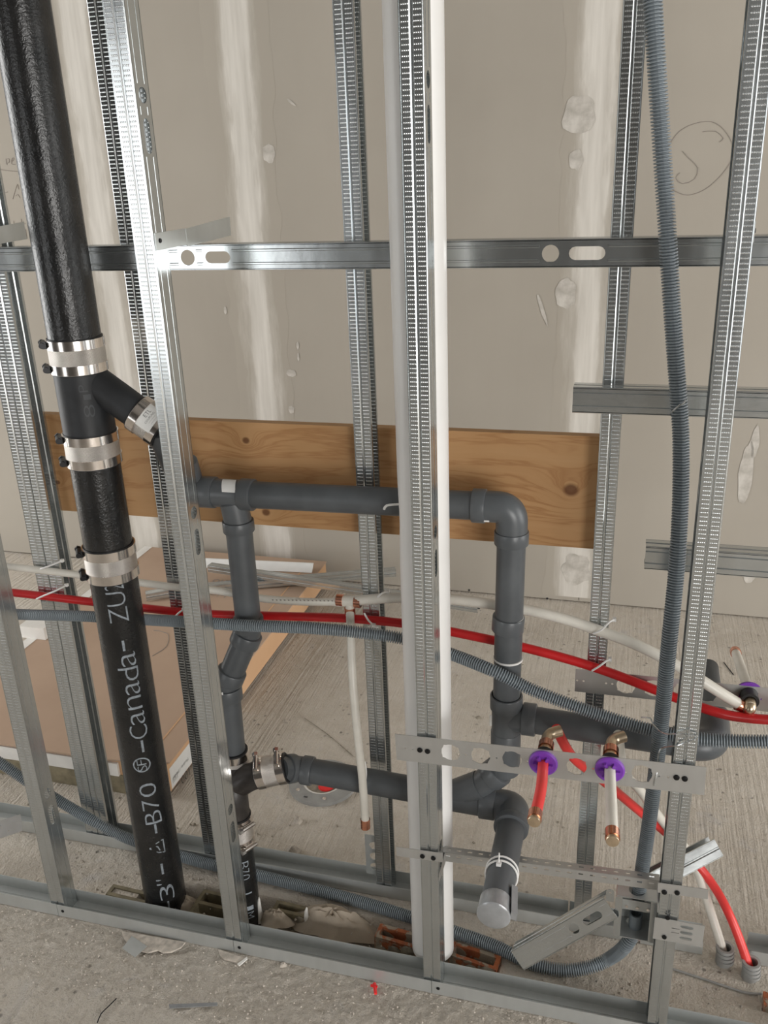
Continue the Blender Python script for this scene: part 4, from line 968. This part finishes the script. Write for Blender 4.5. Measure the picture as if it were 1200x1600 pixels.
# cardboard package
bxz = .098
corner = Vector((-1.035, .40, 0)); X0c, X1c, Y0c, Y1c = PZ(140, 930, .1).x, -1.035, .385, 1.60
bt = thing('cardboard_box', (-1.7, 1.0, 0), 'big flat brown cardboard package lying on the floor behind the left studs', 'cardboard box')
MB().box((X0c, Y0c, .02), (X1c, Y1c, bxz)).build('carton', 'cardboard_side', bt)
m = MB(); m.v = [Vector(p) for p in ((X0c, Y0c - .012, bxz + .001), (X1c - .16, Y0c - .01, bxz + .001), (X1c + .004, Y0c + .015, bxz + .001), (X1c + .004, Y1c, bxz + .001), (X0c, Y1c, bxz + .001))]
m.v += [v + Vector((0, 0, .004)) for v in m.v]; m.f = [(4, 3, 2, 1, 0), (5, 6, 7, 8, 9)] + [(k, (k + 1) % 5, 5 + (k + 1) % 5, 5 + k) for k in range(5)]
m.build('lid', 'cardboard', bt)
MB().box((X0c + .02, Y0c - .008, .055), (X1c - .13, Y0c - .0005, .092)).build('foam_edge', 'foam_white', bt)
MB().box((X0c + .02, Y0c - .003, .0), (X1c - .10, Y0c - .0005, .055)).build('pallet_edge', 'clay_olive', bt)
for k in range(3): MB().box((X0c + .05 + k * .25, Y0c + .02, 0), (X0c + .13 + k * .25, Y1c - .02, .02)).build('skid', 'clay_olive', bt)
MB().box((X0c - .02, Y0c, .03), (X0c + .012, Y1c, bxz + .007)).build('foam_edge', 'foam_white', bt)
la0, la1 = PX(262, 1245, X1c + .001), PX(312, 1165, X1c + .001)
MB().box((X1c, .40, .022), (X1c + .0008, .78, .082)).build('paper_label', 'paper', bt)
def face_text(s, size, o, ex, ey, parent, m='ink', name='print'):
    me = text_mesh(s, size, 'CENTER'); return MB().add_mesh(me, frame(o, ex, ey)).build(name, m, parent, fix=False)
lp = PX(302, 1196, X1c + .0012)
face_text('106 - 100', .034, (X1c + .0012, lp.y, lp.z + .012), (0, -1, 0), (0, 0, -1), bt); face_text('Modele / Model', .013, (X1c + .0012, lp.y - .06, lp.z + .040), (0, -1, 0), (0, 0, -1), bt); face_text('||||||', .018, (X1c + .0012, .42, .045), (0, -1, 0), (0, 0, -1), bt); face_text('36 x 60', .012, (X1c + .0012, lp.y + .06, lp.z + .042), (0, -1, 0), (0, 0, -1), bt)
for s, px, py in (('Rookie', 365, 927), ('felt', 362, 915), ('echo', 356, 906)): face_text(s, .055, PZ(px, py, bxz + .0058), (-1, -.06, 0), (.05, -1, 0), bt, 'pencil')
q = [PZ(a_, b_, bxz + .0055) for a_, b_ in ((238, 1025), (260, 1010), (262, 990), (240, 985))]; MB().sweep(spline(q, .02), .001, 5).build('pen_mark', 'pencil', bt)
MB().box((X1c - .06, .40, bxz + .005), (X1c - .056, 1.55, bxz + .006)).build('tape_edge', 'cardboard_side', bt)
for k, (px, py, w) in enumerate(((275, 933, .05), (52, 998, .09))):
    c = PZ(px, py, bxz + .006); tag(MB().box((c.x - w / 2, c.y, c.z), (c.x + w / 2, c.y + .05, c.z + .04)).build('foam_block', 'foam_white', base=c), ('small white foam cube on the cardboard package', 'white foam piece at the left end of the cardboard package')[k], 'foam block')
# white boards leaning at the wall foot
def strip(label, a, b, h, th, m='paper', lean=.02):
    a, b = Vector(a), Vector(b); o = MB().obox(a, b - a, Vector((0, th, 0)), Vector((0, lean, h))).build('white_board', m, base=a); tag(o, label, 'board'); return o
strip('white plastic strip standing against the wall behind the loose studs', PZ(318, 887, .106), PZ(487, 895, .106), .027, .006)
# closet flange in the floor
fc = Vector((-.683, .528, .004)); cf = thing('floor_drain_flange', fc, 'grey round closet flange in the floor with a red plug', 'drain flange')
hs_ = [circ(0, 0, .050, 32)] + [slot(.070 * math.cos(a_), .070 * math.sin(a_), .012, .006) for a_ in (-1.9, .3, 2.4)] + [circ(.068 * math.cos(a_), .068 * math.sin(a_), .0045, 10) for a_ in (-2.4, -1.2, .9)]
MB().add_mesh(curve_mesh([circ(0, 0, .086, 44)] + hs_, .009), frame(fc, (1, 0, 0), (0, 1, 0))).build('ring', 'conduit_pale', cf)
for a_ in (-2.4, -1.2): MB().lathe(fc + Vector((.068 * math.cos(a_), .068 * math.sin(a_), .003)), (0, 0, 1), [(0, .006), (.003, .005), (.0035, .001)], 12).build('bolt', 'stainless', cf)
MB().tube(fc - Vector((0, 0, .004)), fc + Vector((0, 0, .003)), .050, .044, 32).build('collar', 'foam_white', cf)
MB().lathe(fc - Vector((0, 0, .004)), (0, 0, 1), [(0, .043), (.003, .042), (.0035, .001)], 28).build('membrane', 'mortar', cf)
MB().lathe(fc + Vector((.012, -.012, -.001)), (0, 0, 1), [(0, .020), (.004, .019), (.006, .010), (.007, .001)], 20).build('red_plug', 'red_plastic', cf)
# expanding foam heaps in the trench
def heap(name, label, c, rx_, ry_, h, m, seed, amp=.35, rows=14, seg=30, cat='foam'):
    rr_ = []; c = Vector(c)
    for k in range(rows + 1):
        t_ = k / rows; ring = []
        for j in range(seg):
            a_ = 2 * math.pi * j / seg; n_ = noise.noise(Vector((math.cos(a_) * 1.6 + seed, math.sin(a_) * 1.6, t_ * 2))); n2 = noise.noise(Vector((math.cos(a_) * t_ * 4 + seed, math.sin(a_) * t_ * 4, seed)))
            rad = (1 - t_) * (1 + amp * n_); ring.append(c + Vector((rx_ * rad * math.cos(a_), ry_ * rad * math.sin(a_), h * (math.sin(min(1, t_ * 1.25) * math.pi / 2) * (1 + .28 * n2)))))
        rr_.append(ring)
    return tag(MB().rings(rr_).build(name, m, base=c), label, cat)
heap('foam_heap', 'beige expanding foam swelling out of the trench in front of the conduit', PZ(520, 1452, -.02) + Vector((0, .006, 0)), .105, .036, .043, 'expanding_foam', 2.3)
heap('foam_heap', 'small beige foam lump beside the small cast iron riser', PZ(432, 1440, -.01), .04, .02, .028, 'expanding_foam', 6.1)
heap('foam_heap', 'beige foam collar at the foot of the black stack', PZ(285, 1418, -.02) + Vector((-.005, .004, 0)), .05, .028, .022, 'expanding_foam', 9.4)
for k, (px, py, h) in enumerate(((405, 1428, .045), (478, 1435, .03))):
    c = PZ(px, py, .0); tag(MB().sweep([c - Vector((0, 0, .02)), c + Vector((.002, 0, h * .6)), c + Vector((.004, 0, h))], [.008, .004, .0018], 8).build('foam_drip', 'foam_white', base=c), ('pale foam string standing beside the small cast iron riser', 'pale foam tuft at the left end of the foam heap')[k], 'foam')
# hollow clay block pieces
def clay(label, a, b, dep, h, m, slots=1, z=0.0, group='broken hollow clay blocks'):
    a, b = Vector(a), Vector(b); ex = (b - a); ex.z = 0; L = ex.length; ex.normalize(); ey = Vector((0, 0, 1)); base = Vector((a.x, a.y, -.034 + z))
    t = thing('clay_block', base, label, 'clay block', group); back = Vector((-ex.y, ex.x, 0))
    rnd = random.Random(label); wall_ = .008
    outl = rect(0, 0, L, dep); hs = []
    cw = (dep - wall_ * (slots + 1)) / slots
    for k in range(slots): hs.append(rect(wall_, wall_ + k * (cw + wall_), L - wall_, wall_ + k * (cw + wall_) + cw))
    MB().add_mesh(curve_mesh([outl] + hs, h), frame(base + Vector((0, 0, h / 2)), ex, back)).build('hollow_shell', m, t)
    mm = MB()
    for k in range(3):
        p = base + ex * (L * (k + .5) / 3) - back * .001; mm.lathe(p + Vector((0, 0, h * (.3 + .2 * k % .5))), -back, [(0, L * .16), (.002, L * .13), (.003, .001)], 9)
    mm.build('mortar_smear', 'mortar', t)
clay('orange broken clay block left of the white pipe foot', PZ(585, 1470, 0), PZ(648, 1488, 0), .035, .046, 'terracotta')
clay('orange broken clay block right of the white pipe foot', PZ(700, 1496, 0), PZ(775, 1521, 0), .035, .042, 'terracotta')
clay('olive grey clay block right of the black stack foot', PZ(293, 1428, 0) , PZ(352, 1443, 0), .070, .036, 'clay_olive', 2)
clay('olive grey clay block left of the black stack foot', PZ(165, 1398, 0), PZ(228, 1413, 0), .030, .036, 'clay_olive', 1)
clay('grey clay rib behind the foam beside the small riser', PZ(425, 1425, 0), PZ(478, 1437, 0), .028, .040, 'clay_olive', 1)
clay('orange clay chunk at the right picture edge by the front track', PZ(1192, 1580, 0), PZ(1240, 1592, 0), .03, .05, 'terracotta')
# bits on the floor in front of the track
def fl(px, py, z=.001): return PZ(px, py, z)
rag('plaster_flake', 'pale plaster flake stuck below the front track, left of the stud', 'debris', [fl(190, 1457), fl(290, 1474), fl(283, 1482), fl(268, 1489), fl(255, 1490), fl(247, 1486), fl(232, 1490), fl(218, 1487), fl(195, 1470)], .004, 'rubble', None)
rag('metal_scrap', 'small bent piece of sheet steel on the floor before the track', 'scrap', [fl(206, 1463, .005), fl(230, 1479, .005), fl(211, 1496, .003), fl(191, 1482, .003)], .0012, 'galv_dull')
rag('plaster_flake', 'second plaster flake under the foot of the bright front stud', 'debris', [fl(341, 1485), fl(384, 1500), fl(372, 1505), fl(350, 1500), fl(343, 1492)], .004, 'rubble')
rag('wood_splinter', 'pale wood splinter lying at the foot of the bright front stud', 'splinter', [fl(371, 1507, .004), fl(386, 1496, .004), fl(387, 1499, .004), fl(374, 1510, .004)], .002, 'foam_white')
rag('metal_scrap', 'thin pale metal strip half sunk in the front concrete', 'scrap', [fl(264, 1570), fl(340, 1567), fl(340, 1572), fl(265, 1576)], .0015, 'tape_grey')
ra = fl(586, 1545, .004); an = thing('wall_plug', ra, 'red plastic wall plug on the floor before the front track', 'wall plug')
MB().sweep([fl(587, 1553, .004), fl(585, 1537, .004)], [.0028, .0036], 8).build('shaft', 'red_plastic', an); MB().obox(fl(579, 1542, .003), (.013, 0, 0), (0, .003, 0), (0, 0, .004)).build('wing', 'red_plastic', an)
def wire(name, label, pts, r, m, cat='wire'):
    q = spline(pts, .008); return tag(MB().sweep(q, r, 7).build(name, m, base=pts[0]), label, cat)
wire('floor_wire', 'thin pale wire lying on the floor right of the right front stud', [fl(1048, 1513, .002), fl(1085, 1525, .002), fl(1130, 1540, .002), fl(1165, 1551, .002), fl(1190, 1553, .002)], .0022, 'conduit_pale')
wire('floor_wire', 'short dark curved wire on the concrete at the bottom left', [fl(152, 1598, .002), fl(158, 1584, .002), fl(170, 1572, .002), fl(182, 1560, .002)], .0011, 'black_screw')
wire('floor_wire', 'thin dark wire on the broomed floor behind the drain flange', [fl(476, 1122, .002), fl(515, 1150, .002), fl(552, 1182, .002)], .0010, 'mortar')
wire('floor_wire', 'short wire curl on the floor at the far right', [fl(1131, 1035, .002), fl(1145, 1053, .002), fl(1145, 1053, .002), fl(1146, 1054, .002)], .0014, 'black_screw')
# tie wire round the right front stud
tw = [PY(1002, 1121, .045), PY(1016, 1122, .04), PY(1020, 1130, .05), PY(1036, 1145, .03), PY(1060, 1147, -.004), PY(1090, 1151, -.003), PY(1062, 1164, -.004), PY(1032, 1171, .03), PY(1028, 1200, .0), PY(1022, 1228, -.006)]
wire('tie_wire', 'twisted steel tie wire looped round the right front stud and conduit', tw, .0013, 'galv')
wire('tie_wire', 'small wire holding the corrugated riser to the short rail', [PY(1049, 645, .10), PY(1053, 641, .10), PY(1062, 633, .098), PY(1068, 630, .10), PY(1071, 625, .102)], .0013, 'galv')
# cable ties
def ziptie(label, pts, head=True):
    t = thing('cable_tie', pts[0], label, 'cable tie', 'white cable ties'); MB().sweep(spline(pts, .005), .0018, 7).build('strap', 'zip_white', t)
    if head: MB().box(Vector(pts[-1]) - Vector((.003, .003, .003)), Vector(pts[-1]) + Vector((.003, .003, .003))).build('head', 'zip_white', t)
ty = RYp - .012
ziptie('cable tie on the white pipe at the paired rear studs', [PY(63, 889, ty), PY(75, 885, ty - .001), PY(97, 876, ty + .02)])
ziptie('cable tie on the red pipe at the paired rear studs', [PY(57, 936, ty), PY(70, 930, ty - .001), PY(87, 923, ty - .001), PY(104, 914, ty + .02)])
ziptie('cable tie on the red pipe just left of the bright front stud', [PY(274, 963, ty), PY(279, 958, ty - .001), PY(287, 952, ty)])
ziptie('cable tie on the white pipe at the rear middle stud', [PY(590, 933, ty), PY(597, 927, ty - .001), PY(606, 924, ty + .015)])
ziptie('cable tie on the red pipe at the rear middle stud', [PY(569, 958, ty), PY(576, 970, ty - .002), PY(584, 977, ty)])
ziptie('cable tie on the white pipe at the rear right stud', [PY(927, 990, ty), PY(940, 984, ty - .004), PY(952, 972, ty - .002), PY(960, 968, ty + .01)])
ziptie('cable tie on the red pipe at the rear right stud', [PY(925, 1048, ty), PY(938, 1040, ty - .004), PY(947, 1033, ty - .002), PY(953, 1030, ty + .01)])
st_ = tip + Vector((0, .085, 0)); rg = GR + .003
for k, dy in enumerate((0, .010)):
    pts = [st_ + Vector((rg * math.cos(a_), dy + .006 * math.sin(a_), rg * math.sin(a_))) for a_ in [2 * math.pi * j / 24 for j in range(25)]]
    t = thing('cable_tie', st_, ('nearer cable tie round the grey stub pointing at the viewer', 'farther cable tie round the grey stub pointing at the viewer')[k], 'cable tie', 'white cable ties')
    MB().sweep(pts, .0018, 7, cap=False).build('strap', 'zip_white', t)
    if k == 0:
        h_ = st_ + Vector((-.004, -.004, rg)); MB().box(h_ - Vector((.004, .004, .001)), h_ + Vector((.004, .004, .005))).build('head', 'zip_white', t); MB().sweep([h_, h_ + Vector((.0, .003, .022))], .0012, 6).build('tail', 'zip_white', t)
ziptie('cable tie hanging behind the white drop pipe', [PY(570, 1190, .125), PY(572, 1205, .12), PY(571, 1220, .12), PY(568, 1228, .11)], False)
# grit and crumbs: nobody could count them
rnd = random.Random(5); gm = MB()
def crumb(p, r):
    i = len(gm.v); o = [Vector((1, 0, 0)), Vector((-1, 0, 0)), Vector((0, 1, 0)), Vector((0, -1, 0)), Vector((0, 0, 1)), Vector((0, 0, -1))]
    gm.v += [p + v * r * rnd.uniform(.5, 1.3) for v in o]
    gm.f += [tuple(i + k for k in f) for f in ((0, 2, 4), (2, 1, 4), (1, 3, 4), (3, 0, 4), (2, 0, 5), (1, 2, 5), (3, 1, 5), (0, 3, 5))]
for k in range(1500): crumb(Vector((rnd.uniform(-1.4, .42), rnd.uniform(-.16, -.006), rnd.uniform(-.001, .0012))), rnd.choice((.0008, .0012, .0018, .0026)))
for k in range(500): crumb(Vector((rnd.uniform(-1.0, .45), rnd.uniform(.26, 1.5), .0006)), rnd.choice((.001, .0015, .002, .003)))
for k in range(350): crumb(Vector((rnd.uniform(-1.2, .42), rnd.uniform(.05, .20), -.0005)), rnd.choice((.001, .0016, .0024, .0036)))
go = gm.build('concrete_grit', 'rubble'); go['kind'] = 'stuff'; tag(go, 'loose grit and crumbs scattered over the concrete floor', 'grit')
gm = MB()
for k in range(90): crumb(Vector((rnd.uniform(-1.0, .45), rnd.uniform(.28, 1.5), .001)), rnd.choice((.0015, .003, .004)))
go = gm.build('dark_grit', 'mortar'); go['kind'] = 'stuff'; tag(go, 'dark specks of dirt on the broomed floor behind the wall', 'grit')
for px, py, r in ((446, 1283, .018), (455, 1332, .020), (433, 1336, .013), (443, 1506, .008), (745, 1125, .008), (512, 1053, .008), (508, 1098, .007)):
    pass
def lump(label, px, py, r, seed, m='rubble'): heap('rubble_lump', label, PZ(px, py, -.002), r, r * .8, r * .8, m, seed, .6, 6, 12, 'debris')
lump('crumbled mortar lump before the drain flange', 465, 1284, .016, 3); lump('mortar lump on the rear track right of the small riser', 458, 1331, .018, 5); lump('brown dirt lump beside the rear track', 437, 1336, .012, 8, 'mortar'); lump('yellowish crumb at the front track foot', 443, 1508, .008, 12); lump('small dark clod beside the lower grey tee', 747, 1123, .010, 15, 'mortar')
for o in list(bpy.data.objects):
    if '_w' in o: del o['_w']
